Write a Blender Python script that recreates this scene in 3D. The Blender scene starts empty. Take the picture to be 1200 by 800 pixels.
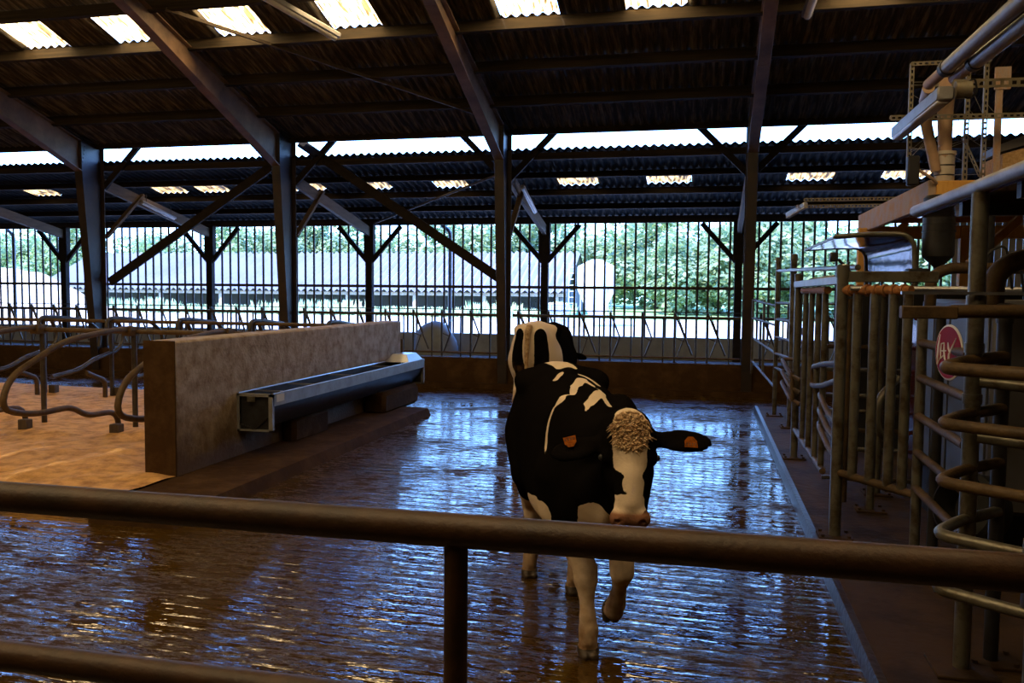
import bpy, bmesh, math, random
import numpy as np
from mathutils import Vector, Matrix
random.seed(7)
scene = bpy.context.scene
COL = scene.collection
PI = math.pi

# ------------------------------------------------------------------ materials
def mat(name, base=(.5, .5, .5), rough=.6, metal=0., noise=None, bump=None, spec=.5, coords='Object'):
    """noise=(scale, colour2, lo, hi[, scale_vec]); bump=(scale, strength)"""
    m = bpy.data.materials.new(name); m.use_nodes = True
    nt = m.node_tree; b = nt.nodes['Principled BSDF']
    b.inputs['Base Color'].default_value = (*base, 1)
    b.inputs['Roughness'].default_value = rough
    b.inputs['Metallic'].default_value = metal
    b.inputs['Specular IOR Level'].default_value = spec
    tc = nt.nodes.new('ShaderNodeTexCoord')
    if noise:
        mp = nt.nodes.new('ShaderNodeMapping'); nt.links.new(tc.outputs[coords], mp.inputs[0])
        if len(noise) > 4: mp.inputs['Scale'].default_value = noise[4]
        n = nt.nodes.new('ShaderNodeTexNoise'); n.inputs['Scale'].default_value = noise[0]
        n.inputs['Detail'].default_value = 6; n.inputs['Roughness'].default_value = .65
        nt.links.new(mp.outputs[0], n.inputs['Vector'])
        r = nt.nodes.new('ShaderNodeValToRGB')
        r.color_ramp.elements[0].position = noise[2]; r.color_ramp.elements[1].position = noise[3]
        r.color_ramp.elements[0].color = (*base, 1); r.color_ramp.elements[1].color = (*noise[1], 1)
        nt.links.new(n.outputs['Fac'], r.inputs[0]); nt.links.new(r.outputs[0], b.inputs['Base Color'])
    if bump:
        n2 = nt.nodes.new('ShaderNodeTexNoise'); n2.inputs['Scale'].default_value = bump[0]; n2.inputs['Detail'].default_value = 5
        nt.links.new(tc.outputs[coords], n2.inputs['Vector'])
        bp = nt.nodes.new('ShaderNodeBump'); bp.inputs['Strength'].default_value = bump[1]; bp.inputs['Distance'].default_value = .02
        nt.links.new(n2.outputs['Fac'], bp.inputs['Height']); nt.links.new(bp.outputs[0], b.inputs['Normal'])
    return m

M = {}
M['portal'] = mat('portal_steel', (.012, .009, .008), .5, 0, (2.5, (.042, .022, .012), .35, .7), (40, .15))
M['purlin'] = mat('purlin_timber', (.014, .010, .006), .8, 0, (3, (.055, .037, .018), .35, .75, (.3, 6, 6)), spec=.2)
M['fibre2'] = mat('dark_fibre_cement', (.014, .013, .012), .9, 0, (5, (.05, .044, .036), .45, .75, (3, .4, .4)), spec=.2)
M['btimber'] = mat('blackened_timber', (.012, .009, .007), .8, 0, (4, (.03, .021, .013), .35, .75, (2, 2, 2)), (60, .2), spec=.2)
M['skylit'] = mat('skylit_rafter_steel', (.10, .062, .038), .6, 0, (2.2, (.24, .145, .08), .35, .72), (40, .15), spec=.3)  # rafter copy of the portal steel, skylit look put into its lighter colour
M['leanraf'] = mat('brown_timber', (.09, .06, .035), .75, 0, (4, (.16, .105, .06), .3, .7, (4, .6, 4)), (60, .2))
M['dpipe'] = mat('dark_pipe', (.06, .052, .045), .4, .3, (6, (.035, .024, .014), .42, .62), (50, .1))
M['timber'] = mat('old_timber', (.04, .028, .018), .75, 0, (4, (.085, .058, .034), .3, .7, (4, 4, .5)), (60, .2))
M['orange'] = mat('new_timber', (.66, .32, .06), .6, 0, (3, (.78, .45, .12), .3, .7, (6, 1, 1)), (50, .1))
M['weath'] = mat('weathered_timber', (.44, .34, .28), .8, 0, (3.5, (.50, .28, .13), .45, .65, (6, 2, 2)), (60, .3))
M['osb'] = mat('chipboard', (.40, .24, .10), .8, 0, (40, (.55, .36, .17), .4, .6))
M['galv'] = mat('dirty_galvanised', (.165, .155, .12), .34, .5, (6, (.062, .04, .019), .46, .66), (50, .1))
M['rusty'] = mat('rusty_pipe', (.105, .064, .027), .55, 0, (7, (.045, .028, .014), .4, .65), (60, .2), spec=.3)
M['rail'] = mat('brown_painted_rail', (.054, .021, .004), .5, .0, (9, (.026, .011, .003), .4, .65), (80, .12))
M['orust'] = mat('orange_rust', (.35, .13, .03), .75, 0, (30, (.2, .09, .03), .4, .65), (120, .4))
M['steel'] = mat('stainless', (.55, .56, .58), .3, .9, (3, (.42, .42, .43), .4, .7))
M['zinc'] = mat('zinc_sheet', (.36, .36, .36), .42, .45, (5, (.27, .26, .25), .4, .65), (40, .05))
M['dark'] = mat('dark_plastic', (.02, .02, .022), .45)
M['darksteel'] = mat('dark_steel', (.055, .055, .06), .4, .5, (6, (.035, .03, .025), .4, .7))
M['maroon'] = mat('maroon_panel', (.04, .008, .012), .10, 0, (3, (.06, .010, .015), .4, .6), (4, .2), spec=.07)
M['greyp'] = mat('grey_panel', (.11, .11, .125), .45, .1, (3, (.10, .09, .085), .4, .65))
M['blackr'] = mat('black_rubber', (.012, .012, .012), .6, 0, (10, (.03, .025, .02), .5, .8))
M['conc'] = mat('old_concrete', (.43, .345, .26), .85, 0, (6, (.20, .13, .08), .40, .68), (25, .5))
def splash(m, z0, z1, c):
    nt = m.node_tree; N = nt.nodes; L = nt.links; b = N['Principled BSDF']; src = b.inputs['Base Color'].links[0].from_socket
    tc = N.new('ShaderNodeTexCoord'); sp = N.new('ShaderNodeSeparateXYZ'); L.new(tc.outputs['Object'], sp.inputs[0])
    n = N.new('ShaderNodeTexNoise'); n.inputs['Scale'].default_value = 2.2; n.inputs['Detail'].default_value = 8; n.inputs['Roughness'].default_value = .7; L.new(tc.outputs['Object'], n.inputs['Vector'])
    a = N.new('ShaderNodeMath'); a.operation = 'MULTIPLY_ADD'; a.inputs[1].default_value = 1.1; L.new(n.outputs['Fac'], a.inputs[0]); L.new(sp.outputs[2], a.inputs[2])
    r = N.new('ShaderNodeMapRange'); r.inputs[1].default_value = z1 + .55; r.inputs[2].default_value = z0 + .55; r.inputs[3].default_value = 0; r.inputs[4].default_value = .92; L.new(a.outputs[0], r.inputs[0])
    mx = N.new('ShaderNodeMixRGB'); mx.inputs[2].default_value = (*c, 1); L.new(r.outputs[0], mx.inputs[0]); L.new(src, mx.inputs[1]); L.new(mx.outputs[0], b.inputs['Base Color'])
splash(M['conc'], .30, 1.05, (.070, .034, .011))
M['concd'] = mat('manure_stained_concrete', (.045, .023, .009), .85, 0, (3, (.082, .045, .019), .45, .7), (12, .5), spec=.06)
M['platf'] = mat('muddy_platform', (.055, .029, .010), .85, 0, (2.2, (.025, .013, .005), .45, .62), (14, .5), spec=.25)
M['lowwall'] = mat('grey_low_wall', (.34, .36, .34), .85, 0, (2, (.24, .25, .24), .4, .7))
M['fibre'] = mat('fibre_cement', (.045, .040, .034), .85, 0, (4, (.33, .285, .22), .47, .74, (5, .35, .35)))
M['clad'] = mat('dark_cladding', (.07, .06, .05), .8)
M['pale'] = mat('pale_boards', (.42, .40, .34), .7, 0, (4, (.32, .29, .24), .4, .7, (6, 6, .4)))
M['slat'] = mat('slat_timber', (.085, .075, .06), .75, 0, (4, (.05, .042, .034), .4, .7, (3, 3, .6)))
M['hoof'] = mat('hoof_horn', (.055, .035, .02), .5, 0, (30, (.03, .02, .012), .4, .6))
M['white'] = mat('white_paint', (.62, .60, .56), .5, spec=.3)
M['lamp'] = mat('lamp_diffuser', (.62, .61, .58), .35, 0, (5, (.45, .42, .36), .45, .7))
M['red'] = mat('red_sign', (.22, .004, .014), .5, spec=.12)
M['tag'] = mat('orange_tag', (.26, .07, .003), .7, 0, (60, (.13, .034, .003), .4, .65), spec=.08)
M['tan'] = mat('tan_hose', (.50, .33, .21), .5, 0, (5, (.38, .25, .15), .4, .7))
M['perf'] = mat('perforated_angle', (.27, .24, .165), .5, .3, (6, (.18, .135, .07), .45, .7))
M['barnroof'] = mat('barn_roof', (.18, .165, .175), .8, 0, (.5, (.14, .13, .14), .4, .7))
M['barnin'] = mat('barn_inside', (.15, .13, .135), .9)
M['silo'] = mat('silo_shell', (.78, .80, .82), .4)
M['heap'] = mat('sawdust_heap', (.74, .55, .38), .95, 0, (.7, (.52, .36, .24), .45, .7), (3, .8))
M['yard'] = mat('yard_concrete', (.48, .46, .43), .9, 0, (.3, (.40, .38, .35), .4, .7))
M['lawn'] = mat('lawn', (.20, .34, .10), .9, 0, (.5, (.30, .42, .16), .35, .7))
M['weed'] = mat('pale_weeds', (.42, .52, .24), .8, 0, (1.5, (.68, .66, .46), .45, .65))
M['bark'] = mat('bark', (.12, .09, .06), .9)
M['dirt'] = mat('alley_floor', (.075, .055, .04), .8, 0, (2, (.12, .09, .06), .4, .7), (10, .3))
M['bluew'] = mat('pale_blue_plastic', (.45, .55, .66), .4)
M['cable'] = mat('black_cable', (.01, .01, .01), .5)
M['cob'] = mat('cobweb', (.35, .33, .31), .9)
M['clear'] = mat('cloudy_plastic', (.62, .56, .48), .25, 0, (5, (.5, .42, .33), .4, .7))
M['pink'] = mat('udder_skin', (.40, .21, .13), .6)

def leafmat(name, c1, c2):
    m = mat(name, c1, .6, 0, (.35, c2, .3, .7), coords='Object')
    nt = m.node_tree; b = nt.nodes['Principled BSDF']; out = nt.nodes['Material Output']
    tr = nt.nodes.new('ShaderNodeBsdfTranslucent'); tr.inputs[0].default_value = (c2[0]*1.1, c2[1]*1.2, c2[2]*.7, 1)
    mx = nt.nodes.new('ShaderNodeMixShader'); mx.inputs[0].default_value = .35
    nt.links.new(b.outputs[0], mx.inputs[1]); nt.links.new(tr.outputs[0], mx.inputs[2]); nt.links.new(mx.outputs[0], out.inputs[0])
    return m
M['leaf'] = leafmat('leaves', (.09, .135, .06), (.33, .40, .23))

# bedding sawdust
def bedding():
    m = mat('sawdust_bedding', (.66, .37, .13), .95, 0, (5, (.33, .165, .05), .43, .66), (16, 1.))
    return m
M['bed'] = bedding()

# wet slurry floor: brown film, glossy, small ripples and grooves across the alley
def wetfloor():
    m = bpy.data.materials.new('wet_slurry_floor'); m.use_nodes = True
    nt = m.node_tree; N = nt.nodes; L = nt.links; b = N['Principled BSDF']
    tc = N.new('ShaderNodeTexCoord')
    def noise(scale, vec, detail=5, rough=.6):
        mp = N.new('ShaderNodeMapping'); mp.inputs['Scale'].default_value = vec; L.new(tc.outputs['Object'], mp.inputs[0])
        n = N.new('ShaderNodeTexNoise'); n.inputs['Scale'].default_value = scale; n.inputs['Detail'].default_value = detail; n.inputs['Roughness'].default_value = rough
        L.new(mp.outputs[0], n.inputs['Vector']); return n
    def ramp(src, a, bb, c0=(0, 0, 0, 1), c1=(1, 1, 1, 1)):
        r = N.new('ShaderNodeValToRGB'); r.color_ramp.elements[0].position = a; r.color_ramp.elements[1].position = bb
        r.color_ramp.elements[0].color = c0; r.color_ramp.elements[1].color = c1; L.new(src, r.inputs[0]); return r
    def mth(op, a, bb):
        n = N.new('ShaderNodeMath'); n.operation = op
        for i, v in enumerate((a, bb)):
            if isinstance(v, (int, float)): n.inputs[i].default_value = v
            else: L.new(v, n.inputs[i])
        return n.outputs[0]
    big = noise(.9, (1, 1.4, 1), 6)
    colr = ramp(big.outputs['Fac'], .35, .7, (.058, .030, .004, 1), (.034, .017, .003, 1))
    L.new(colr.outputs[0], b.inputs['Base Color'])
    # wet film against mud standing out of it
    mud = noise(1.1, (.8, 1.3, 1), 4, .6)
    fine = noise(21, (.30, 1.1, 1), 9, .78)
    mm = mth('ADD', mth('MULTIPLY', mud.outputs['Fac'], .5), mth('MULTIPLY', fine.outputs['Fac'], .65))
    dry = ramp(mm, .56, .64)
    L.new(mth('ADD', .035, mth('MULTIPLY', dry.outputs[0], .6)), b.inputs['Roughness'])
    L.new(mth('SUBTRACT', 1.0, mth('MULTIPLY', dry.outputs[0], .97)), b.inputs['Specular IOR Level'])
    # grooves run across (along X), spaced along Y, slightly wandering
    sep = N.new('ShaderNodeSeparateXYZ'); L.new(tc.outputs['Object'], sep.inputs[0])
    wob = noise(.8, (1, 1, 1), 2)
    gx = mth('ADD', mth('MULTIPLY', sep.outputs[0], .055), sep.outputs[1])
    ph = mth('MULTIPLY', mth('ADD', gx, mth('MULTIPLY', wob.outputs['Fac'], .10)), 2 * PI / .155)
    sn = mth('SINE', ph, 0)
    groove = mth('POWER', mth('MULTIPLY', mth('ADD', sn, 1), .5), 4)
    near = N.new('ShaderNodeMapRange'); near.inputs[1].default_value = 9.5; near.inputs[2].default_value = 6.5; near.inputs[3].default_value = .12; near.inputs[4].default_value = 1.
    L.new(sep.outputs[1], near.inputs[0])
    rip = noise(20, (.22, 1.25, 1), 2, .5)
    rip3 = noise(46, (.30, 1.1, 1), 1, .5)
    rip2 = noise(5, (.25, 1.3, 1), 4, .6)
    h = mth('ADD', mth('MULTIPLY', rip.outputs['Fac'], .0062), mth('MULTIPLY', rip2.outputs['Fac'], .010))
    h = mth('ADD', h, mth('MULTIPLY', rip3.outputs['Fac'], .0022))
    h = mth('SUBTRACT', h, mth('MULTIPLY', mth('MULTIPLY', groove, near.outputs[0]), .0048))
    bp = N.new('ShaderNodeBump'); bp.inputs['Strength'].default_value = .55; bp.inputs['Distance'].default_value = 1.
    L.new(h, bp.inputs['Height']); L.new(bp.outputs[0], b.inputs['Normal'])
    return m
M['floor'] = wetfloor()
M['kerbw'] = mat('wet_kerb', (.05, .032, .018), .4, 0, (4, (.028, .015, .006), .4, .62), (18, .4), spec=.45)

# skylight sheet: daylight through yellowed, stained corrugated plastic
def skylight(name, strength):
    m = bpy.data.materials.new(name); m.use_nodes = True
    nt = m.node_tree; N = nt.nodes; L = nt.links; b = N['Principled BSDF']
    tc = N.new('ShaderNodeTexCoord')
    mp = N.new('ShaderNodeMapping'); mp.inputs['Scale'].default_value = (9, 1.1, 1.1); L.new(tc.outputs['Object'], mp.inputs[0])
    n = N.new('ShaderNodeTexNoise'); n.inputs['Scale'].default_value = 2.2; n.inputs['Detail'].default_value = 6; L.new(mp.outputs[0], n.inputs['Vector'])
    r = N.new('ShaderNodeValToRGB'); e = r.color_ramp.elements
    e[0].position = .33; e[0].color = (.004, .002, .001, 1); e[1].position = .60; e[1].color = (1, .71, .36, 1)
    k = e.new(.44); k.color = (.06, .040, .018, 1)
    L.new(n.outputs['Fac'], r.inputs[0])
    mp2 = N.new('ShaderNodeMapping'); mp2.inputs['Scale'].default_value = (12, 4, 4); L.new(tc.outputs['Object'], mp2.inputs[0])
    n2 = N.new('ShaderNodeTexNoise'); n2.inputs['Scale'].default_value = 1.; n2.inputs['Detail'].default_value = 3; L.new(mp2.outputs[0], n2.inputs['Vector'])
    r2 = N.new('ShaderNodeValToRGB'); r2.color_ramp.elements[0].position = .30; r2.color_ramp.elements[1].position = .34
    r2.color_ramp.elements[0].color = (.05, .03, .015, 1); L.new(n2.outputs['Fac'], r2.inputs[0])
    mx = N.new('ShaderNodeMixRGB'); mx.blend_type = 'MULTIPLY'; mx.inputs[0].default_value = 1
    L.new(r.outputs[0], mx.inputs[1]); L.new(r2.outputs[0], mx.inputs[2])
    b.inputs['Base Color'].default_value = (.5, .4, .25, 1)
    L.new(mx.outputs[0], b.inputs['Emission Color']); b.inputs['Emission Strength'].default_value = strength
    return m
M['sky1'] = skylight('roof_skylight_sheet', 24.0)
M['sky2'] = skylight('leanto_skylight_sheet', 3.0)

# ------------------------------------------------------------------ mesh builder
class MB:
    def __init__(s): s.v = []; s.f = []
    def add(s, vs, fs):
        o = len(s.v); s.v += [tuple(v) for v in vs]; s.f += [tuple(i + o for i in f) for f in fs]; return s
    def box(s, lo, hi, bev=0.0):
        lo = Vector(lo); hi = Vector(hi)
        c = (lo + hi) / 2; d = (hi - lo)
        return s.obox(c, (d.x, 0, 0), (0, d.y, 0), (0, 0, d.z), bev)
    def obox(s, c, ax, ay, az, bev=0.0):
        c = Vector(c); ax = Vector(ax) / 2; ay = Vector(ay) / 2; az = Vector(az) / 2
        bm = bmesh.new()
        vs = [bm.verts.new(c + ax * i + ay * j + az * k) for i in (-1, 1) for j in (-1, 1) for k in (-1, 1)]
        for q in ((0, 1, 3, 2), (4, 6, 7, 5), (0, 4, 5, 1), (2, 3, 7, 6), (0, 2, 6, 4), (1, 5, 7, 3)): bm.faces.new([vs[i] for i in q])
        bmesh.ops.recalc_face_normals(bm, faces=bm.faces)
        if bev > 0: bmesh.ops.bevel(bm, geom=list(bm.edges), offset=bev, segments=1, affect='EDGES', profile=.7)
        bm.verts.index_update()
        s.add([v.co[:] for v in bm.verts], [[v.index for v in f.verts] for f in bm.faces]); bm.free(); return s
    def beam(s, a, b, w, h, up=(0, 0, 1), bev=.004):
        """box from a to b, w wide (sideways), h deep (along up)"""
        a = Vector(a); b = Vector(b); d = b - a; u = Vector(up); sd = d.cross(u).normalized(); u2 = sd.cross(d).normalized()
        return s.obox((a + b) / 2, d, sd * w, u2 * h, bev)
    def tube(s, pts, r, seg=10, round_=0.0, closed=False, nr=4, caps=True):
        P = [Vector(p) for p in pts]
        if round_ > 0 and len(P) > 2:
            Q = []
            n = len(P)
            rng = range(n) if closed else range(1, n - 1)
            if not closed: Q.append(P[0])
            for i in rng:
                a, b, c = P[i - 1], P[i], P[(i + 1) % n]
                d1 = (a - b); d2 = (c - b); t = min(round_, d1.length * .49, d2.length * .49)
                p1 = b + d1.normalized() * t; p2 = b + d2.normalized() * t
                for k in range(nr + 1):
                    u = k / nr; Q.append(p1 * (1 - u) ** 2 + b * 2 * u * (1 - u) + p2 * u * u)
            if not closed: Q.append(P[-1])
            P = Q
        n = len(P); R = r if hasattr(r, '__len__') else [r] * n
        T = []
        for i in range(n):
            if closed: t = P[(i + 1) % n] - P[i - 1]
            else: t = P[min(i + 1, n - 1)] - P[max(i - 1, 0)]
            T.append(t.normalized() if t.length > 1e-9 else Vector((0, 0, 1)))
        u = T[0].orthogonal().normalized(); vs = []
        for i in range(n):
            u = (u - T[i] * u.dot(T[i]))
            u = u.normalized() if u.length > 1e-6 else T[i].orthogonal().normalized()
            w = T[i].cross(u)
            for k in range(seg):
                a = 2 * PI * k / seg; vs.append(P[i] + (u * math.cos(a) + w * math.sin(a)) * R[i])
        fs = []
        for i in range(n if closed else n - 1):
            j = (i + 1) % n
            for k in range(seg): k2 = (k + 1) % seg; fs.append((i * seg + k, i * seg + k2, j * seg + k2, j * seg + k))
        if caps and not closed: fs.append(tuple(range(seg - 1, -1, -1))); fs.append(tuple((n - 1) * seg + k for k in range(seg)))
        return s.add(vs, fs)
    def lathe(s, c, prof, seg=20, axis=(0, 0, 1)):
        ax = Vector(axis).normalized(); u = ax.orthogonal().normalized(); w = ax.cross(u); c = Vector(c); vs = []; fs = []
        for (r, h) in prof:
            for k in range(seg):
                a = 2 * PI * k / seg; vs.append(c + ax * h + (u * math.cos(a) + w * math.sin(a)) * r)
        n = len(prof)
        for i in range(n - 1):
            for k in range(seg): k2 = (k + 1) % seg; fs.append((i * seg + k, i * seg + k2, (i + 1) * seg + k2, (i + 1) * seg + k))
        fs.append(tuple(range(seg - 1, -1, -1))); fs.append(tuple((n - 1) * seg + k for k in range(seg)))
        return s.add(vs, fs)
    def prism(s, poly, d):
        """polygon (3d points) extruded by vector d"""
        n = len(poly); d = Vector(d); A = [Vector(p) for p in poly]; B = [p + d for p in A]
        fs = [tuple(range(n - 1, -1, -1)), tuple(range(n, 2 * n))] + [(i, (i + 1) % n, n + (i + 1) % n, n + i) for i in range(n)]
        return s.add(A + B, fs)
    def sphere(s, c, r, seg=12, rings=8):
        c = Vector(c); r = Vector(r) if hasattr(r, '__len__') else Vector((r, r, r)); vs = [c + Vector((0, 0, r.z))]; fs = []
        for i in range(1, rings):
            t = PI * i / rings
            for k in range(seg): a = 2 * PI * k / seg; vs.append(c + Vector((r.x * math.sin(t) * math.cos(a), r.y * math.sin(t) * math.sin(a), r.z * math.cos(t))))
        vs.append(c - Vector((0, 0, r.z)))
        for k in range(seg): fs.append((0, 1 + k, 1 + (k + 1) % seg))
        for i in range(rings - 2):
            for k in range(seg): a = 1 + i * seg; fs.append((a + k, a + seg + k, a + seg + (k + 1) % seg, a + (k + 1) % seg))
        e = len(vs) - 1; a = 1 + (rings - 2) * seg
        for k in range(seg): fs.append((e, a + (k + 1) % seg, a + k))
        return s.add(vs, fs)
    def build(s, name, m, parent=None, origin=None, smooth=True):
        """mesh points are world points; the object's origin is its parent's origin, or `origin`"""
        if parent is not None: o = Vector(parent['_org'])
        elif origin is not None: o = Vector(origin)
        else:
            A = np.array(s.v); o = Vector(((A[:, 0].min() + A[:, 0].max()) / 2, (A[:, 1].min() + A[:, 1].max()) / 2, A[:, 2].min()))
        me = bpy.data.meshes.new(name); me.from_pydata([(x - o.x, y - o.y, z - o.z) for x, y, z in s.v], [], s.f)
        bm = bmesh.new(); bm.from_mesh(me); bmesh.ops.recalc_face_normals(bm, faces=bm.faces); bm.to_mesh(me); bm.free()
        if smooth:
            me.shade_smooth(); me.set_sharp_from_angle(angle=math.radians(38))
        me.materials.append(M[m] if isinstance(m, str) else m)
        ob = bpy.data.objects.new(name, me); COL.objects.link(ob); ob['_org'] = tuple(o)
        if parent is not None: ob.parent = parent
        else: ob.location = o
        return ob

def tag(o, label=None, cat=None, group=None, kind=None):
    if label: o['label'] = label
    if cat: o['category'] = cat
    if group: o['group'] = group
    if kind: o['kind'] = kind
    return o
def thing(name, loc, label, cat, group=None):
    o = bpy.data.objects.new(name, None); COL.objects.link(o); o.location = loc; o['_org'] = tuple(loc); o.empty_display_size = .1
    return tag(o, label, cat, group)
def copy_tree(o, parent=None):
    c = o.copy(); COL.objects.link(c); c.parent = parent
    for ch in [x for x in COL.objects if x.parent == o]: copy_tree(ch, c)
    return c
def struct(o): o['kind'] = 'structure'; return o
# ------------------------------------------------------------------ setting
def rz(y): return 5.5 - .296 * (y - 17.14)          # underside of the main roof, eave at the back
RIDGE = 5.6
def roofz(y): return rz(y) if y > RIDGE else rz(2 * RIDGE - y)
def leanz(y): return 5.02 - .2 * (y - 17.45)        # underside of the lean-to roof
PITCH = .177
AMP = .026

def corrugated(x0, x1, ys, zf, holes=(), step=8):
    """corrugated sheet; holes = (xa, xb, ya, yb) left open"""
    nx = int((x1 - x0) / PITCH * step) + 1
    xs = [x0 + (x1 - x0) * i / (nx - 1) for i in range(nx)]
    vs = []; fs = []; ny = len(ys)
    for y in ys:
        for x in xs: vs.append((x, y, zf(y) + AMP + AMP * math.cos(2 * PI * x / PITCH)))
    for j in range(ny - 1):
        ym = (ys[j] + ys[j + 1]) / 2
        hs = [h for h in holes if h[2] < ym < h[3]]
        for i in range(nx - 1):
            xm = (xs[i] + xs[i + 1]) / 2
            if any(h[0] < xm < h[1] for h in hs): continue
            fs.append((j * nx + i, j * nx + i + 1, (j + 1) * nx + i + 1, (j + 1) * nx + i))
    return MB().add(vs, fs)

XL, XR = -24.3, 9.6
# skylight sheets in the main roof (x ranges) and in the lean-to roof
SKY = [(-16.9, -15.95), (-15.2, -14.4), (-12.58, -11.6), (-10.55, -9.55), (-8.5, -7.5), (-6.33, -5.42), (-3.36, -2.38), (-1.31, -.35), (1.78, 2.74), (3.9, 4.85), (6.8, 7.75)]
LSKY = [(-22.9, -22.), (-18.05, -17.15), (-14.1, -13.25), (-12.82, -12.05), (-10.2, -9.3), (-8.3, -7.6), (-6.42, -5.58), (-3.4, -2.45), (-1.33, -.34), (1.73, 2.7), (3.7, 4.65)]
rows = [(12.66, 13.63)]
ys = [17.5, 16.0, 14.8, 13.63, 12.66, 11.4, 9.6, 8.4, 7.2, RIDGE, 4.0, 2.4, .8, -.8, -3, -6.8]
holes = [(a, b, 12.66, 13.63) for a, b in SKY] + [(a, b, 2.4, 4.0) for a, b in SKY if a < 5] + [(a, b, -.8, .8) for a, b in SKY if a < 1]  # near-slope rows are out of view, added to light cow and pens
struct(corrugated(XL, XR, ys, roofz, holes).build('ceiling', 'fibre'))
nwin = 0
for h in holes:
    nwin += 1
    struct(corrugated(h[0], h[1], [h[2], (h[2] + h[3]) / 2, h[3]], lambda y: roofz(y) + .004).build('window_%d' % nwin, 'sky1'))  # near-slope windows are added, out of view, to light cow and pens
lys = [17.42, 18.2, 19.05, 19.74, 20.6, 21.6, 22.55]
lholes = [(a, b, 19.05, 19.74) for a, b in LSKY]
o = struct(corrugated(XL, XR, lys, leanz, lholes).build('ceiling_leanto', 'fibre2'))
for h in lholes:
    nwin += 1
    struct(corrugated(h[0], h[1], [h[2], h[3]], lambda y: leanz(y) + .004).build('window_%d' % nwin, 'sky2'))

# floor of the alley, one sheet
struct(MB().box((XL, -6.8, -.2), (XR, 17.3, 0)).build('floor', 'floor'))
# raised robot platform on the right, lighter nosing
b = MB().prism([(.9, -6.5, 0), (.94, -6.5, .1), (XR, -6.5, .1), (XR, -6.5, 0)], (0, 21.6, 0))
struct(b.build('floor_platform', 'platf'))
struct(MB().prism([(.882, -6.5, -.01), (.890, -6.5, .09), (.898, -6.5, .104), (.915, -6.5, .104), (.945, -6.5, .1), (.945, -6.5, -.01)], (0, 21.6, 0)).build('trim_2', 'kerbw'))
# feed alley behind the feed kerb and the kerb itself
struct(MB().box((XL, 17.7, -.2), (XR, 22.25, .31)).build('floor_feed_alley', 'dirt'))
kb = MB().prism([(XL, 17.27, -.05), (XL, 17.30, .55), (XL, 17.36, .62), (XL, 17.70, .62), (XL, 17.78, .3), (XL, 17.78, -.05)], (XR - XL, 0, 0))
kb.box((XL, 17.02, -.05), (XR, 17.28, .10))
struct(kb.build('wall_feed_kerb', 'concd'))
struct(MB().box((XL, 22.2, -.2), (XR, 22.42, .89)).build('wall_back', 'lowwall'))
struct(MB().box((XL - .2, -6.8, 0), (XL, 22.4, 6)).box((XL - .2, -6.8, 6), (XL, 17.4, 9.2)).build('wall_left', 'clad'))
struct(MB().box((XR, -6.8, 0), (XR + .2, 22.4, 6)).box((XR, -6.8, 6), (XR + .2, 17.4, 9.2)).build('wall_right', 'clad'))
struct(MB().box((XL, -7.0, 0), (XR, -6.8, 5.6)).build('wall_front', 'clad'))

# bedding: sawdust bed, lumpy
def bed():
    x0, x1, y0, y1 = -20., -5.2, 6.4, 13.95
    nx, ny = 230, 130; vs = []; fs = []
    rnd = random.Random(3); bumps = [(rnd.uniform(x0, x1), rnd.uniform(y0, y1), rnd.uniform(.05, .4), rnd.uniform(-.025, .035)) for _ in range(1100)]
    A = np.zeros((ny, nx)); X, Y = np.meshgrid(np.linspace(x0, x1, nx), np.linspace(y0, y1, ny))
    for bx, by, br, bh in bumps: A += bh * np.exp(-((X - bx) ** 2 + (Y - by) ** 2) / br ** 2)
    edge = np.minimum(1, np.minimum((Y - y0) / .12, np.minimum((y1 - Y) / .12, (X - x0) / .1)))
    Z = -.01 + (.16 + A) * np.clip(edge, 0, 1)
    vs = list(zip(X.ravel(), Y.ravel(), Z.ravel()))
    for j in range(ny - 1):
        for i in range(nx - 1): fs.append((j * nx + i, j * nx + i + 1, (j + 1) * nx + i + 1, (j + 1) * nx + i))
    n0 = len(vs); vs += [(x0, y0, -.02), (x1, y0, -.02), (x1, y1, -.02), (x0, y1, -.02)]; fs.append((n0, n0 + 3, n0 + 2, n0 + 1))
    return MB().add(vs, fs)
struct(bed().build('floor_bedding', 'bed', origin=(-12, 10, 0)))

# ------------------------------------------------------------------ outside
def sheet(x0, x1, y0, y1, zf, nx, ny):
    X, Y = np.meshgrid(np.linspace(x0, x1, nx), np.linspace(y0, y1, ny))
    vs = [(x, y, zf(x, y)) for x, y in zip(X.ravel(), Y.ravel())]
    return MB().add(vs, [(j * nx + i, j * nx + i + 1, (j + 1) * nx + i + 1, (j + 1) * nx + i) for j in range(ny - 1) for i in range(nx - 1)])
def gz(x, y): return .12 + max(0, (y - 24)) * .0125
struct(sheet(-90, 45, 22.42, 50, gz, 20, 14).build('ground_yard', 'yard'))
struct(sheet(-90, 45, 50, 110, gz, 20, 14).build('ground_lawn', 'lawn'))

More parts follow.
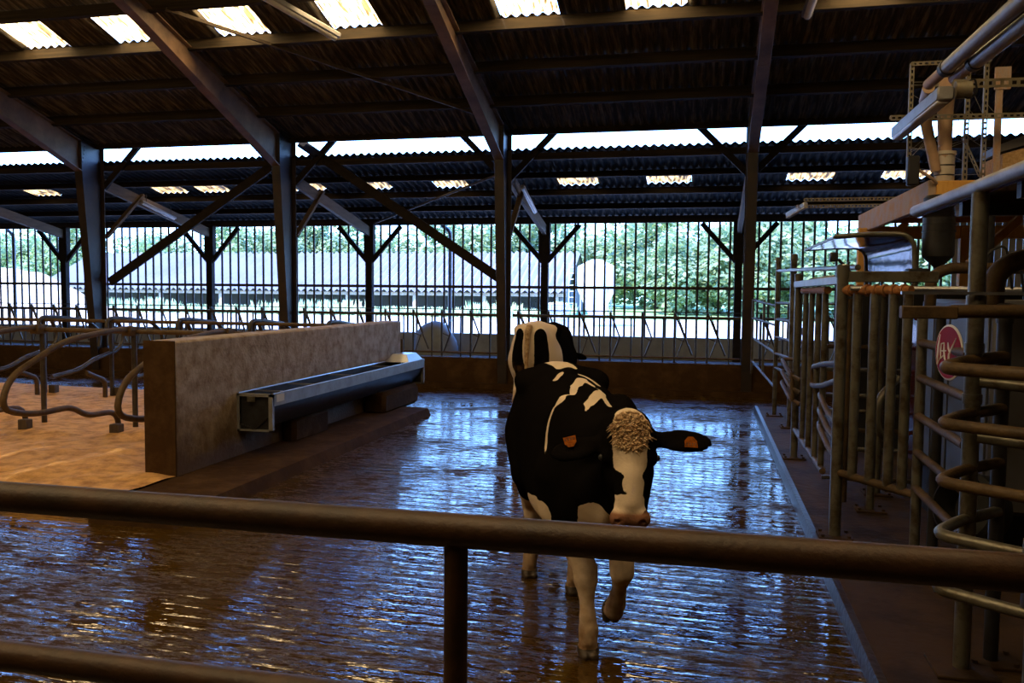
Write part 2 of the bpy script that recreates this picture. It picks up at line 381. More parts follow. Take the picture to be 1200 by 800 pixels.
# far barn, long corrugated roof, dark open side
bx0, bx1 = -49.2, -8.75
bt = thing('barn', ((bx0 + bx1) / 2, 57, gz(0, 57)), 'long low barn with pale corrugated roof beyond the slatted screens', 'barn')
nx = 330; r = MB(); vs = []; fs = []
for (y, z) in ((53.6, 2.0), (60, 4.88), (66.4, 2.0)):
    for i in range(nx + 1): vs.append((bx0 + (bx1 - bx0) * i / nx, y, z + .10 * math.cos(i * PI / 2) + .06))
for j in range(2):
    for i in range(nx): fs.append((j * (nx + 1) + i, j * (nx + 1) + i + 1, (j + 1) * (nx + 1) + i + 1, (j + 1) * (nx + 1) + i))
r.add(vs, fs); r.build('roof', 'barnroof', bt)
MB().box((bx0 + .3, 57.5, .5), (bx1 - .3, 57.7, 3.6)).box((bx0 + .3, 54.2, .5), (bx0 + .5, 65, 2.2)).box((bx1 - .5, 54.2, .5), (bx1 - .3, 65, 2.2)).build('wall', 'barnin', bt)
MB().beam((bx0, 54, 1.86), (bx1, 54, 1.86), .1, .22).build('eave_beam', 'weath', bt)
for i in range(9):
    x = bx0 + .6 + i * 4.9; MB().box((x - .11, 53.95, .5), (x + .11, 54.15, 1.9)).build('post', 'weath', bt)
# feed silo on legs, with conical bottom
st = thing('feed_silo', (-5.3, 42, gz(0, 42)), 'white feed silo with conical bottom beside the far barn', 'silo')
MB().lathe((-5.3, 42, 0), [(.05, 3.72), (.25, 3.7), (.93, 3.36), (.95, 3.3), (.95, 2.2), (.3, .75), (.25, .7)], 28).build('hopper', 'silo', st)
for sx, sy in ((-1, -1), (1, -1), (1, 1), (-1, 1)):
    MB().beam((-5.3 + sx * .7, 42 + sy * .7, .3), (-5.3 + sx * .68, 42 + sy * .68, 2.3), .07, .07, (0, 1, 0)).build('leg', 'zinc', st)
lt = MB(); 
for sx in (-.16, .16): lt.tube([(-6.45 + sx, 41.5, .3), (-6.45 + sx, 41.5, 3.5)], .03, 6)
for k in range(10): lt.tube([(-6.61, 41.5, .6 + k * .3), (-6.29, 41.5, .6 + k * .3)], .018, 5)
lt.build('ladder', 'bluew', st)
tk = thing('water_container', (-6.9, 40.5, gz(0, 40)), 'pale blue container standing left of the white feed silo', 'container')
MB().box((-7.45, 40.1, .35), (-6.5, 41.0, 1.5), .06).build('tank', 'bluew', tk)
cg = MB()
for i in range(5): cg.tube([(-7.48 + i * .25, 40.06, .32), (-7.48 + i * .25, 40.06, 1.53)], .02, 5)
for i in range(4): cg.tube([(-7.5, 40.06, .4 + i * .37), (-6.45, 40.06, .4 + i * .37)], .02, 5)
cg.build('cage', 'zinc', tk)
# sawdust heap
rnd = random.Random(5); nx, ny = 60, 40; vs = []; fs = []
X, Y = np.meshgrid(np.linspace(-52, -30.2, nx), np.linspace(32, 42, ny))
ridge = 2.85 - .0 * X; slope = np.clip((-30.4 - X) / 4.6, 0, 1) ** .9
Z = ridge * slope * np.clip(1 - ((Y - 37) / 4.9) ** 2, 0, 1) ** .6
for _ in range(160):
    cx, cy, rr, hh = rnd.uniform(-52, -30), rnd.uniform(32, 42), rnd.uniform(.4, 1.3), rnd.uniform(-.14, .16); Z += hh * np.exp(-((X - cx) ** 2 + (Y - cy) ** 2) / rr ** 2) * (Z > .15)
vs = list(zip(X.ravel(), Y.ravel(), (Z + .15).ravel())); fs = [(j * nx + i, j * nx + i + 1, (j + 1) * nx + i + 1, (j + 1) * nx + i) for j in range(ny - 1) for i in range(nx - 1)]
hp = MB().add(vs, fs).build('sawdust_heap', 'heap'); tag(hp, 'pale tan heap of sawdust in the yard beyond the slatted screen', 'heap')
# pale weeds along the barn: nobody could count them
wd = MB(); rnd = random.Random(9)
for _ in range(1500):
    x = rnd.uniform(-52, -8.0); y = rnd.uniform(49.6, 53.2); h = rnd.uniform(.3, .85) * (1.25 if math.sin(x * 1.3) + math.sin(x * .47 + 1) > .3 else .75); z = gz(x, y)
    for q in range(4):
        a = rnd.uniform(0, PI); w = rnd.uniform(.05, .13); dx, dy = math.cos(a) * w, math.sin(a) * w; lx, ly = rnd.uniform(-.25, .25), rnd.uniform(-.2, .2)
        wd.add([(x - dx, y - dy, z), (x + dx, y + dy, z), (x + lx + dx * .6, y + ly + dy * .6, z + h * .7), (x + lx * 1.4, y + ly * 1.4, z + h), (x + lx - dx * .6, y + ly - dy * .6, z + h * .6)], [(0, 1, 2, 3, 4)])
o = wd.build('weeds', 'weed', smooth=False); tag(o, 'pale tall weeds growing along the front of the far barn', 'weeds', kind='stuff')

# trees: crown of leaf cards on a trunk
def crown(seed, rx, rz_, z0, n, card):
    rnd = random.Random(seed); m = MB(); vs = []; fs = []
    blobs = []
    for _ in range(34):
        while True:
            p = Vector((rnd.uniform(-1, 1), rnd.uniform(-1, 1), rnd.uniform(-1, 1)))
            if .35 < p.length < .92: break
        blobs.append((Vector((p.x * rx, p.y * rx, z0 + rz_ + p.z * rz_)), rnd.uniform(.26, .42) * rx))
    for _ in range(n):
        c, r = blobs[rnd.randrange(len(blobs))]
        d = Vector((rnd.gauss(0, 1), rnd.gauss(0, 1), rnd.gauss(0, 1))).normalized()
        p = c + d * r * rnd.uniform(.72, 1.05)
        if p.z < .1: p.z = rnd.uniform(.1, .8)
        nrm = (d + Vector((rnd.gauss(0, .5), rnd.gauss(0, .5), rnd.gauss(.3, .5)))).normalized()
        u = nrm.orthogonal().normalized(); w = nrm.cross(u); a = rnd.uniform(0, PI); u, w = u * math.cos(a) + w * math.sin(a), w * math.cos(a) - u * math.sin(a)
        s = card * rnd.uniform(.6, 1.3); i = len(vs)
        vs += [p - u * s, p - w * s * .6, p + u * s, p + w * s * .6]; fs.append((i, i + 1, i + 2, i + 3))
    m.add(vs, fs); return m
def make_tree(seed, rx, h, low, n, card):
    t = thing('tree', (0, 0, 0), 'leafy green tree in the tree line beyond the slatted screens', 'tree', 'trees of the tree line behind the barn')
    MB().tube([(0, 0, 0), (.1, 0, h * .35), (0, .1, h * .75)], [.28, .2, .07], 8).build('trunk', 'bark', t)
    crown(seed, rx, (h - low) / 2, low, n, card).build('crown', 'leaf', t, smooth=False); return t
protos = [make_tree(1, 4.2, 10.5, .2, 7500, .26), make_tree(2, 4.6, 12, .4, 8000, .28), make_tree(3, 3.8, 9.2, .0, 7000, .25)]
spots = [(-86, 88, 1), (-77, 84, 0), (-69, 80, 1), (-62, 84, 2), (-56, 78, 0), (-49, 82, 1), (-43, 77, 0), (-37, 81, 1), (-31, 78, 0), (-25.5, 82, 1), (-20, 77, 0), (-15, 80, 1), (-9.5, 76, 0), (-4, 72, 1), (1, 66, 0), (6, 68, 1), (11.5, 64, 2), (16.5, 68, 1), (23, 66, 0), (31, 70, 1), (-1.5, 60, 2), (9, 57, 2), (15.5, 58, 2), (4, 58.5, 2)]
used = set()
for i, (x, y, k) in enumerate(spots):
    o = protos[k] if k not in used else copy_tree(protos[k]); used.add(k)
    o.location = (x, y, gz(x, y) - .1); o.rotation_euler = (0, 0, i * 1.7); s = .88 + .09 * ((i * 7) % 4); o.scale = (s, s, (.66 + .05 * ((i * 5) % 4)) * (1.0 if y > 70 else .9))
# downpipes outside the slatted screens
for x, lab in ((-21.53, 'grey downpipe outside the slatted screen in front of the sawdust heap'), (-6.98, 'grey downpipe outside the slatted screen in front of the far barn roof')):
    dp = thing('downpipe', (x, 22.6, .15), lab, 'pipe', 'grey downpipes outside the slatted screens')
    MB().tube([(x, 22.6, .12), (x, 22.6, 3.72), (x - .25, 22.6, 3.9)], .055, 10, .12).build('pipe', 'greyp', dp)
    MB().lathe((x, 22.6, 3.4), [(.066, 0), (.066, .06)], 12).lathe((x, 22.6, 1.2), [(.066, 0), (.066, .06)], 12).build('clamp', 'zinc', dp)

# grey rounded heap lying in the feed alley against the low wall
rnd = random.Random(21); vs = []; fs = []; n, m_ = 28, 10
for j in range(m_):
    t_ = PI / 2 * j / (m_ - 1)
    for i in range(n):
        a = 2 * PI * i / n; k = 1 + .06 * math.sin(3 * a + j) + rnd.uniform(-.02, .02)
        vs.append((-7.17 + .62 * math.cos(a) * math.cos(t_) * k, 21.85 + .33 * math.sin(a) * math.cos(t_) * k, .30 + .93 * math.sin(t_) ** .8 * (1 + rnd.uniform(-.015, .015))))
fs = [(j * n + i, j * n + (i + 1) % n, (j + 1) * n + (i + 1) % n, (j + 1) * n + i) for j in range(m_ - 1) for i in range(n)] + [tuple(range(n))]
o = MB().add(vs, fs).build('feed_heap', 'lowwall'); tag(o, 'grey rounded heap against the low back wall beyond the concrete partition', 'heap')
# ------------------------------------------------------------------ portal frames, purlins, posts
BAY = [-19.05, -14.05, -9.05, -4.05, .95, 5.95]       # right face of each frame
def portal(x, label):
    t = thing('steel_portal_frame', (x - .1, 17.2, 0), label, 'steel frame', 'steel portal frames of the barn')
    x0 = x - .2; xm = x - .1
    # column: inner edge leans (wider at the knee), outer edge vertical at y = 17.5
    yo = 17.5; yb = 17.22; yk = 16.78; zt = 5.42; zk = 4.75
    c = MB()
    c.prism([(xm - .012, yb, 0), (xm - .012, yo, 0), (xm - .012, yo, zt), (xm - .012, yk, zt + .1), (xm - .012, yk, zk)], (.024, 0, 0))
    c.beam((xm, yo, 0), (xm, yo, zt), .2, .022, (0, 1, 0)); c.beam((xm, yb, 0), (xm, yk, zk), .2, .022, (0, 1, 0))
    c.beam((xm, yk, zk), (xm, yk, zt + .1), .2, .03, (0, 1, 0)); c.beam((xm, yo, zt), (xm, yk, zt + .1), .2, .022, (0, 0, 1))
    c.box((x0 - .04, yb - .06, .0), (x + .04, yo + .06, .03))
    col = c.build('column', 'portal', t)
    bl = MB()
    for k in range(9):
        for yy in (yk + .045,): bl.lathe((x - .085, yy + .02 * k, 4.62 + k * .09), [(.0, .0), (.016, .0), (.016, .012), (.0, .013)], 6, (1, 0, 0))
    bl.build('bolt', 'darksteel', col)
    # rafter tapering to the ridge, both slopes
    r = MB()
    pts_t = [(yk, rz(yk) - .17), (12.4, rz(12.4) - .17), (RIDGE, rz(RIDGE) - .17)]
    pts_b = [(yk, zk), (14.2, 5.72), (12.4, 6.40), (10.5, 7.02), (RIDGE, rz(RIDGE) - .55)]
    poly = [(xm - .012, y, z) for y, z in pts_t] + [(xm - .012, y, z) for y, z in reversed(pts_b)]
    r.prism(poly, (.024, 0, 0))
    for a, b in zip(pts_t, pts_t[1:]): r.beam((xm, *a), (xm, *b), .2, .022, (0, .28, 1))
    for a, b in zip(pts_b, pts_b[1:]): r.beam((xm, *a), (xm, *b), .2, .022, (0, .28, 1))
    r.build('rafter', 'skylit', t)
    r2 = MB(); mir = lambda y: 2 * RIDGE - y
    poly = [(xm - .012, mir(y), z) for y, z in pts_t] + [(xm - .012, mir(y), z) for y, z in reversed(pts_b)]
    r2.prism(poly, (.024, 0, 0))
    for a, b in zip(pts_t, pts_t[1:]): r2.beam((xm, mir(a[0]), a[1]), (xm, mir(b[0]), b[1]), .2, .022, (0, .28, 1))
    for a, b in zip(pts_b, pts_b[1:]): r2.beam((xm, mir(a[0]), a[1]), (xm, mir(b[0]), b[1]), .2, .022, (0, .28, 1))
    r2.build('rafter', 'skylit', t)
    for s in (-1, 1):
        MB().beam((xm + s * .05, 17.55, 4.45), (xm + s * 1.02, 17.55, 5.42), .13, .08, (0, 1, 0)).build('knee_brace', 'btimber', t)
    return t
FL = {1: 'dark steel portal frame left of the cubicle beds, its column leftmost of the four',
      2: 'dark steel portal frame whose column rises behind the middle of the long concrete wall',
      3: 'dark steel portal frame whose column rises just behind the standing white-rumped cow',
      4: 'dark steel portal frame whose column stands beside the robot pens, rightmost of the four'}
for k in (1, 2, 3, 4): portal(BAY[k], FL[k])

# purlins of the main roof
for y, lab in ((12.56, 'roof purlin above the bright skylight sheets, highest one in view'), (13.66, 'brown lit roof purlin right under the bright skylight sheets'),
               (14.84, 'dark roof purlin, second one below the bright skylight sheets'), (16.03, 'dark roof purlin, next one above the eave beam of the main roof')):
    p = MB().obox(((XL + XR) / 2, y + .0, rz(y) - .10), (XR - XL - .1, 0, 0), (0, .075, -.022), (0, .296 * .2, .2), .004).build('purlin', 'purlin')
    tag(p, lab, 'purlin', 'purlins of the main roof')
p = MB().beam((XL + .05, 17.38, 5.405), (XR - .05, 17.38, 5.405), .09, .13).build('eave_beam', 'purlin')
tag(p, 'dark eave beam along the top edge of the long daylight gap', 'beam')
for y, h, lab in ((17.62, .14, 'dark lean-to purlin hanging just under the daylight gap'), (18.8, .13, 'dark lean-to purlin above the small lean-to skylights'), (19.98, .15, 'brown lit lean-to purlin just below the small lean-to skylights'), (21.15, .14, 'dark lean-to purlin nearest the top of the slatted screens')):
    p = MB().obox(((XL + XR) / 2, y, leanz(y) - h / 2), (XR - XL - .1, 0, 0), (0, .07, -.014), (0, .2 * h, h), .004).build('purlin', 'purlin')
    tag(p, lab, 'purlin', 'purlins of the lean-to roof')
p = MB().beam((XL + .05, 22.24, 3.97), (XR - .05, 22.24, 3.97), .1, .185).build('eave_beam', 'timber')
tag(p, 'dark timber beam along the top of the slatted screens', 'beam')

# long diagonal braces in the plane of the columns, thin ties
def brace(a, b, w, h, m, lab, cat='brace', up=(0, 1, 0), name='diagonal_brace', group=None):
    o = MB().beam(a, b, w, h, up).build(name, m); tag(o, lab, cat, group); return o
brace((-14.02, 17.60, 2.2), (-9.25, 17.60, 5.14), .2, .08, 'btimber', 'dark timber brace rising rightwards from the leftmost portal column')
brace((-9.0, 17.60, 5.38), (-4.2, 17.60, 2.26), .2, .08, 'btimber', 'dark timber brace falling rightwards towards the portal column behind the standing cow')
o = MB().tube([(-9.05, 22.1, 3.93), (-4.46, 17.75, 4.56)], .03, 8).build('tie_rod', 'timber'); tag(o, 'thin tie rod slanting up under the lean-to roof towards the middle portal column', 'tie rod')
o = MB().beam((-8.8, 12.5, rz(12.5) - .20), (-4.45, 16.25, rz(16.25) - .20), .05, .06).build('wind_brace', 'timber'); tag(o, 'thin wind brace slanting under the main roof between two rafters', 'brace')

# lean-to posts with knee braces, rafter and strut
PL = {0: 'timber lean-to post at the left edge behind the cubicles, before the sawdust heap', 1: 'timber lean-to post between the leftmost and the second portal column',
      2: 'timber lean-to post rising behind the long concrete wall', 3: 'timber lean-to post rising behind the standing cow', 4: 'timber lean-to post right next to the rightmost portal column'}
for k in range(5):
    xc = -19.17 + 5 * k
    t = thing('timber_post', (xc, 22.05, .3), PL[k], 'post', 'timber posts of the lean-to')
    MB().box((xc - .095, 21.98, .3), (xc + .095, 22.15, 3.05), .008).box((xc - .14, 21.97, 2.9), (xc + .14, 22.16, 3.9), .01).build('post', 'btimber', t)
    for s in (-1, 1): MB().beam((xc + s * .06, 22.06, 2.86), (xc + s * .93, 22.06, 3.84), .125, .08, (0, 1, 0)).build('knee_brace', 'btimber', t)
    MB().beam((xc, 17.6, 4.55), (xc, 22.25, 3.64), .1, .26).build('rafter', 'leanraf', t)
    MB().beam((xc + .05, 17.62, 3.28), (xc + .05, 19.0, 4.45), .07, .12, (1, 0, 0)).build('strut', 'leanraf', t)

# open vertical-slat screens between the posts
SL = {0: 'open vertical-slat screen in front of the sawdust heap, left of the leftmost portal column', 1: 'open vertical-slat screen behind the leftmost portal column, before the left end of the far barn',
      2: 'open vertical-slat screen before the middle of the far barn roof', 3: 'open vertical-slat screen behind the right half of the concrete wall', 4: 'open vertical-slat screen before the white feed silo and trees', 5: 'open vertical-slat screen behind the robot pens'}
for k in range(6):
    x0 = -24.17 + 5 * k; xa, xb = x0 + .1, x0 + 4.9
    t = thing('slatted_screen', (x0 + 2.5, 22.3, .89), SL[k], 'slatted screen', 'slatted screens of the back wall')
    m = MB(); n = 18
    for i in range(n):
        x = x0 + .134 + .2683 * i + .1; m.box((x - .0275, 22.30, .885), (x + .0275, 22.325, 3.93))
    m.build('slat_panel', 'slat', t)
    MB().box((xa - .1, 22.255, 2.14), (xb + .1, 22.30, 2.215)).build('rail', 'timber', t)
t = thing('board_screen', (7.7, 22.3, .89), 'pale close-boarded screen at the right end of the back wall', 'screen')
m = MB()
for i in range(24): m.box((5.85 + .155 * i, 22.29, .88), (5.85 + .155 * i + .145, 22.32, 3.9))
m.build('board_panel', 'pale', t); MB().box((5.83, 22.24, 2.1), (9.5, 22.29, 2.2)).build('rail', 'timber', t)

# self-locking feed barrier on the kerb, one unit per bay
def barrier(xa, xb, label, seed):
    t = thing('feed_barrier', ((xa + xb) / 2, 17.52, .62), label, 'feed barrier', 'feed barriers on the back kerb')
    MB().tube([(xa, 17.52, 1.545), (xb, 17.52, 1.545)], .032, 10).build('top_rail', 'dpipe', t)
    MB().tube([(xa, 17.52, 1.66), (xb, 17.52, 1.66)], .011, 6).build('locking_bar', 'darksteel', t)
    MB().tube([(xa, 17.52, .72), (xb, 17.52, .72)], .022, 8).build('bottom_rail', 'rusty', t)
    n = int(round((xb - xa) / .657)); rnd = random.Random(seed)
    for i in range(n):
        x = xa + .12 + i * (xb - xa - .1) / n
        stn = MB().tube([(x, 17.52, .62), (x, 17.52, 1.62)], .024, 8).build('stanchion', 'dpipe', t)
        if x + .4 < xb: MB().tube([(x + .43, 17.52, .62), (x + .43, 17.52, 1.54)], .018, 8).build('fixed_bar', 'dpipe', t)
        lk = rnd.random() < .22
        p = [(x + .02, 17.50, 1.6), (x + .36, 17.50, .78)] if not lk else [(x + .02, 17.5, 1.58), (x + .2, 17.5, 1.12), (x + .05, 17.5, .72)]
        y2 = MB().tube(p, .019, 8); 
        if not lk: y2.tube([(x + .06, 17.5, 1.6), (x + .23, 17.5, 1.13)], .011, 6)
        y2.tube([(x + .19, 17.5, 1.12), (x + .06, 17.5, .74)], .012, 6).tube([(x + .03, 17.5, 1.13), (x + .2, 17.5, 1.06)], .011, 6)
        y2.build('neck_bar', 'dpipe', t)
        MB().obox((x, 17.52, 1.60), (.05, 0, .0), (0, .05, 0), (0, 0, .09), .008).build('latch', 'darksteel', stn)
    return t
barrier(-18.9, -14.3, 'self-locking feed barrier bay at the far left behind the cubicles', 1)
barrier(-14.0, -9.3, 'self-locking feed barrier bay between leftmost and second portal column', 2)
barrier(-9.0, -4.3, 'self-locking feed barrier bay behind the long concrete wall, left of the standing cow', 3)
barrier(-4.0, .72, 'self-locking feed barrier bay right of the standing cow, before the bright yard', 4)
barrier(1.0, 5.6, 'self-locking feed barrier bay behind the robot pens', 5)
# ------------------------------------------------------------------ cubicles, concrete wall, trough, gate in front
def divider_front(x, label):
    t = thing('cubicle_divider', (x, 9.6, .12), label, 'cubicle divider', 'front row of cubicle dividers')
    MB().tube([(x, 9.66, 1.50), (x, 9.43, 1.51), (x, 8.53, 1.425), (x, 7.70, 1.06), (x, 7.56, .72), (x, 8.0, .60), (x, 8.62, .615), (x, 8.86, .47), (x, 9.42, .45), (x, 9.47, .1)], .036, 12, .26).build('bent_tube', 'rusty', t)
    pst = MB().tube([(x + .03, 9.74, .1), (x + .03, 9.74, 1.47)], .036, 12).build('post', 'dpipe', t)
    m = MB().tube([(x - .16, 9.70, 1.49), (x + .06, 9.66, 1.51)], .05, 10); m.box((x - .07, 9.62, 1.42), (x + .07, 9.80, 1.545), .01); m.build('clamp', 'rusty', pst)
XS = [-6.0 - 1.44 * i for i in range(5)]
LB = ['front cubicle divider partly hidden by the near end of the concrete wall', 'front cubicle divider whose whole bent loop shows left of the concrete wall', 'front cubicle divider cut by the left picture edge, second whole clamp from the wall',
      'front cubicle divider mostly outside the left picture edge', 'front cubicle divider at the far left end of the front rail']
for x, l in list(zip(XS, LB))[:4]: divider_front(x, l)
o = MB().tube([(-12.5, 9.76, 1.475), (-5.58, 9.76, 1.475)], .032, 10).build('neck_rail', 'rusty'); tag(o, 'brown neck rail clamped across the front row of cubicle dividers', 'rail')
def divider_back(x, label):
    t = thing('cubicle_divider', (x, 12.8, .12), label, 'cubicle divider', 'back row of cubicle dividers')
    MB().tube([(x, 12.70, 1.22), (x, 12.68, 1.52), (x, 13.05, 1.52), (x, 13.9, 1.43), (x, 14.25, 1.2), (x, 14.2, .9)], .036, 10, .16).build('bent_tube', 'dpipe', t)
    MB().tube([(x, 11.4, .62), (x, 12.0, .68), (x, 12.35, .83), (x, 13.0, .96), (x, 13.16, 1.2), (x, 12.95, 1.5)], .034, 10, .16).build('lower_tube', 'dpipe', t)
    MB().tube([(x, 12.80, .1), (x, 12.80, 1.45)], .036, 10).build('post', 'dpipe', t)
    MB().tube([(x + .06, 12.55, .1), (x + .06, 12.55, .45), (x + .06, 12.1, .62)], .04, 10, .1).build('foot', 'rusty', t)
for x, l in ((-11.6, 'back-row cubicle divider at the far left behind the front loops'), (-10.2, 'back-row cubicle divider left of the leftmost portal column'), (-8.8, 'back-row cubicle divider just left of the near end of the concrete wall'),
             (-7.42, 'back-row cubicle divider whose arched top shows over the near half of the wall'), (-6.02, 'back-row cubicle divider whose arched top shows over the middle of the wall')): divider_back(x, l)
o = MB().tube([(-14, 12.82, 1.47), (-5.6, 12.82, 1.47)], .03, 10).build('neck_rail', 'rusty'); tag(o, 'brown neck rail across the back row of cubicle dividers', 'rail')
for i, (x, y, l) in enumerate(((-8.79, 9.34, 'short wooden stub in the sawdust, left one near the front divider'), (-7.38, 9.33, 'short wooden stub in the sawdust beside the near end of the concrete wall'),
                (-11.47, 12.86, 'short wooden stub in the sawdust at the back row, left one'), (-10.14, 12.87, 'short wooden stub in the sawdust at the back row, right one'))):
    o = MB().box((x - .07, y - .06, .1), (x + .07, y + .06, .30), .01).build('wooden_stub', 'timber'); tag(o, l, 'stub', 'wooden stubs in the bedding')

# long concrete partition
w = MB().box((-5.55, 7.45, -.02), (-5.2, 13.93, 1.52), .02)
wo = w.build('wall_partition', 'conc'); struct(wo)
struct(MB().box((-5.555, 7.435, -.02), (-5.195, 7.455, 1.525), .004).build('trim_3', 'concd'))
o = MB().box((-5.21, 13.93, .1), (-5.17, 13.97, 1.2)).build('trim_1', 'rusty'); struct(o)
# step along its foot
s = MB().prism([(-5.21, 6.2, -.01), (-4.36, 6.2, -.01), (-4.42, 6.2, .12), (-5.21, 6.2, .14)], (0, 6.9, 0))
struct(s.build('floor_trough_step', 'concd'))
# long steel water trough
t = thing('water_trough', (-4.95, 11.2, .42), 'long stainless steel water trough mounted on the concrete wall', 'trough')
x0, x1, y0, y1 = -5.2, -4.75, 8.60, 13.86
b = MB(); b.prism([(x0 + .01, y0, .86), (x0 + .01, y0, .50), (x0 + .22, y0, .44), (x1 - .06, y0, .60), (x1 - .03, y0, .72), (x1 - .05, y0, .72), (x1 - .09, y0, .61), (x0 + .22, y0, .46), (x0 + .03, y0, .51), (x0 + .03, y0, .86)], (0, y1 - y0, 0))
b.build('basin', 'darksteel', t)
fp = MB(); fp.box((x1 - .02, y0, .72), (x1, y1, .862), .003); fp.tube([(x1 - .01, y0, .862), (x1 - .01, y1, .862)], .012, 8); fpo = fp.build('front_panel', 'zinc', t)
for yy in (y0, y1):
    ep = MB()
    ep.box((x0 + .0, yy - .012, .43), (x0 + .03, yy + .03, .86)); ep.box((x1 - .05, yy - .012, .43), (x1, yy + .03, .862)); ep.box((x0, yy - .012, .83), (x1, yy + .04, .862)); ep.box((x0, yy - .012, .43), (x1, yy + .03, .45))
    ep.build('end_frame', 'zinc', t)
    MB().box((x0 + .02, yy + .03, .44), (x1 - .03, yy + .036, .85)).build('end_plate', 'darksteel', t)
MB().tube([(x0 + .015, y0, .865), (x0 + .015, y1, .865)], .011, 8).build('back_rim', 'steel', t)
for yy in (8.95, 9.75, 10.95, 12.4): MB().box((x0 + .02, yy - .015, .845), (x1 - .02, yy + .015, .862)).build('cross_bar', 'steel', t)
MB().box((x0 + .03, y0 + .03, .62), (x1 - .075, 13.2, .70)).build('water', M['darksteel'], t)
MB().add([(x0 + .02, 13.12, .86), (x1 - .01, 13.12, .86), (x1 - .01, 13.84, .86), (x0 + .02, 13.84, .86), (x0 + .10, 13.26, .985), (x1 - .1, 13.26, .985), (x1 - .1, 13.72, .985), (x0 + .10, 13.72, .985)],
         [(0, 3, 2, 1), (4, 5, 6, 7), (0, 1, 5, 4), (1, 2, 6, 5), (2, 3, 7, 6), (3, 0, 4, 7)]).build('float_cover', 'steel', t, smooth=False)
lp = MB().box((x1, 8.68, .765), (x1 + .004, 8.86, .85)).build('label_plate', 'white', fpo); lp['label'] = 'small pale sticker on the trough front'
MB().box((x0 + .14, y0 - .03, .77), (x0 + .24, y0 - .012, .835), .005).build('drain_catch', 'galv', t)
sp = MB().box((x0, 12.2, .1), (x0 + .38, 13.8, .46), .06); sp.build('support', 'concd', t); MB().box((x0, 9.6, .1), (x0 + .2, 10.6, .44), .05).build('support', 'concd', t)

# tubular gate in the very front
t = thing('tubular_gate', (-.5, 1.6, 0), 'brown tubular gate across the very front with two long rails', 'gate')
def wig(x0, x1, z, r, seed):
    rnd = random.Random(seed); n = 30; return MB().tube([(x0 + (x1 - x0) * i / n, 1.6, z) for i in range(n + 1)], [r + rnd.uniform(-.0004, .0004) for i in range(n + 1)], 20)
wig(-3.2, 1.4, 1.567, .0345, 1).build('rail', 'rail', t); wig(-3.2, 1.4, 1.19, .033, 2).build('rail', 'rail', t); wig(-3.2, 1.4, .75, .033, 3).build('rail', 'rail', t)
MB().tube([(-.479, 1.6, .0), (-.479, 1.6, 1.545)], .0245, 18).build('post', 'rail', t)
p = MB().tube([(.585, 1.62, .0), (.585, 1.62, 2.0)], .018, 14); p.lathe((.585, 1.62, 1.50), [(.026, 0), (.026, .12)], 14); p.build('end_stile', 'galv', t)

# light fittings under the roofs
def tubelight(a, b, w, h, label, name='light_fitting'):
    a = Vector(a); b = Vector(b); d = (b - a).normalized()
    t = thing(name, tuple((a + b) / 2), label, 'light fitting')
    MB().beam(a, b, w, h, (0, 0, 1), .015).build('housing', 'zinc', t)
    n = (Vector((0, 0, 1)) - d * d.z).normalized()
    MB().tube([a + d * .05 - n * (h * .55), b - d * .05 - n * (h * .55)], w * .36, 12).build('diffuser', 'lamp', t)
    MB().tube([a + d * .2 + n * h * .3, a + d * .2 + n * h * .3 + Vector((0, 0, .22))], .01, 6).tube([b - d * .2 + n * h * .3, b - d * .2 + n * h * .3 + Vector((0, 0, .22))], .01, 6).build('hanger', 'darksteel', t)
tubelight((-6.95, 11.7, 6.72), (-6.08, 13.3, 6.30), .15, .09, 'long grey tube light hanging under the main roof left of the middle rafter')
tubelight((1.5, 12.4, 6.56), (1.41, 13.55, 6.25), .15, .09, 'grey tube light hanging under the main roof at the rightmost rafter')
tubelight((-14.02, 18.8, 4.27), (-14.02, 20.2, 3.96), .1, .06, 'tube light under the lean-to rafter beside the leftmost portal column')
tubelight((-3.96, 18.15, 4.38), (-3.96, 19.65, 3.95), .1, .06, 'tube light under the lean-to rafter beside the middle portal column')
# ------------------------------------------------------------------ pens, gates and milking robot on the right
PZ = .1
def post(x, y, h, r, parent, m='galv', base=True, name='post', cap=True):
    b = MB().tube([(x, y, PZ), (x, y, h)], r, 14)
    if cap: b.lathe((x, y, h - .09), [(r + .006, 0), (r + .006, .095), (r * .6, .105)], 14)
    o = b.build(name, m, parent)
    if base:
        q = MB().box((x - .13, y - .11, PZ), (x + .13, y + .11, PZ + .018), .004)
        for sx in (-1, 1):
            for sy in (-1, 1): q.lathe((x + sx * .1, y + sy * .08, PZ + .018), [(.014, 0), (.014, .018)], 6)
        q.build('base_plate', 'platf', o)
    return o
def tb(pts, r, parent, name='rail', m='galv', round_=.0, seg=10): return MB().tube(pts, r, seg, round_).build(name, m, parent)
G_ = 'tube pens around the milking robot'

# ladder-like fence panel furthest back
t = thing('pipe_fence', (1.2, 13.3, PZ), 'tall pipe fence with two tall posts and level rails furthest back on the platform', 'fence', G_)
post(1.133, 13.94, 2.62, .034, t); post(1.256, 12.75, 2.62, .045, t)
for z in (1.91, 1.65, 1.365, 1.105, .875): tb([(1.133, 13.94, z), (1.256, 12.75, z)], .024, t, m='rusty')
tb([(1.133, 13.94, 2.42), (1.2, 12.75, 2.40), (1.2, 7.2, 2.27)], .024, t, m='galv')
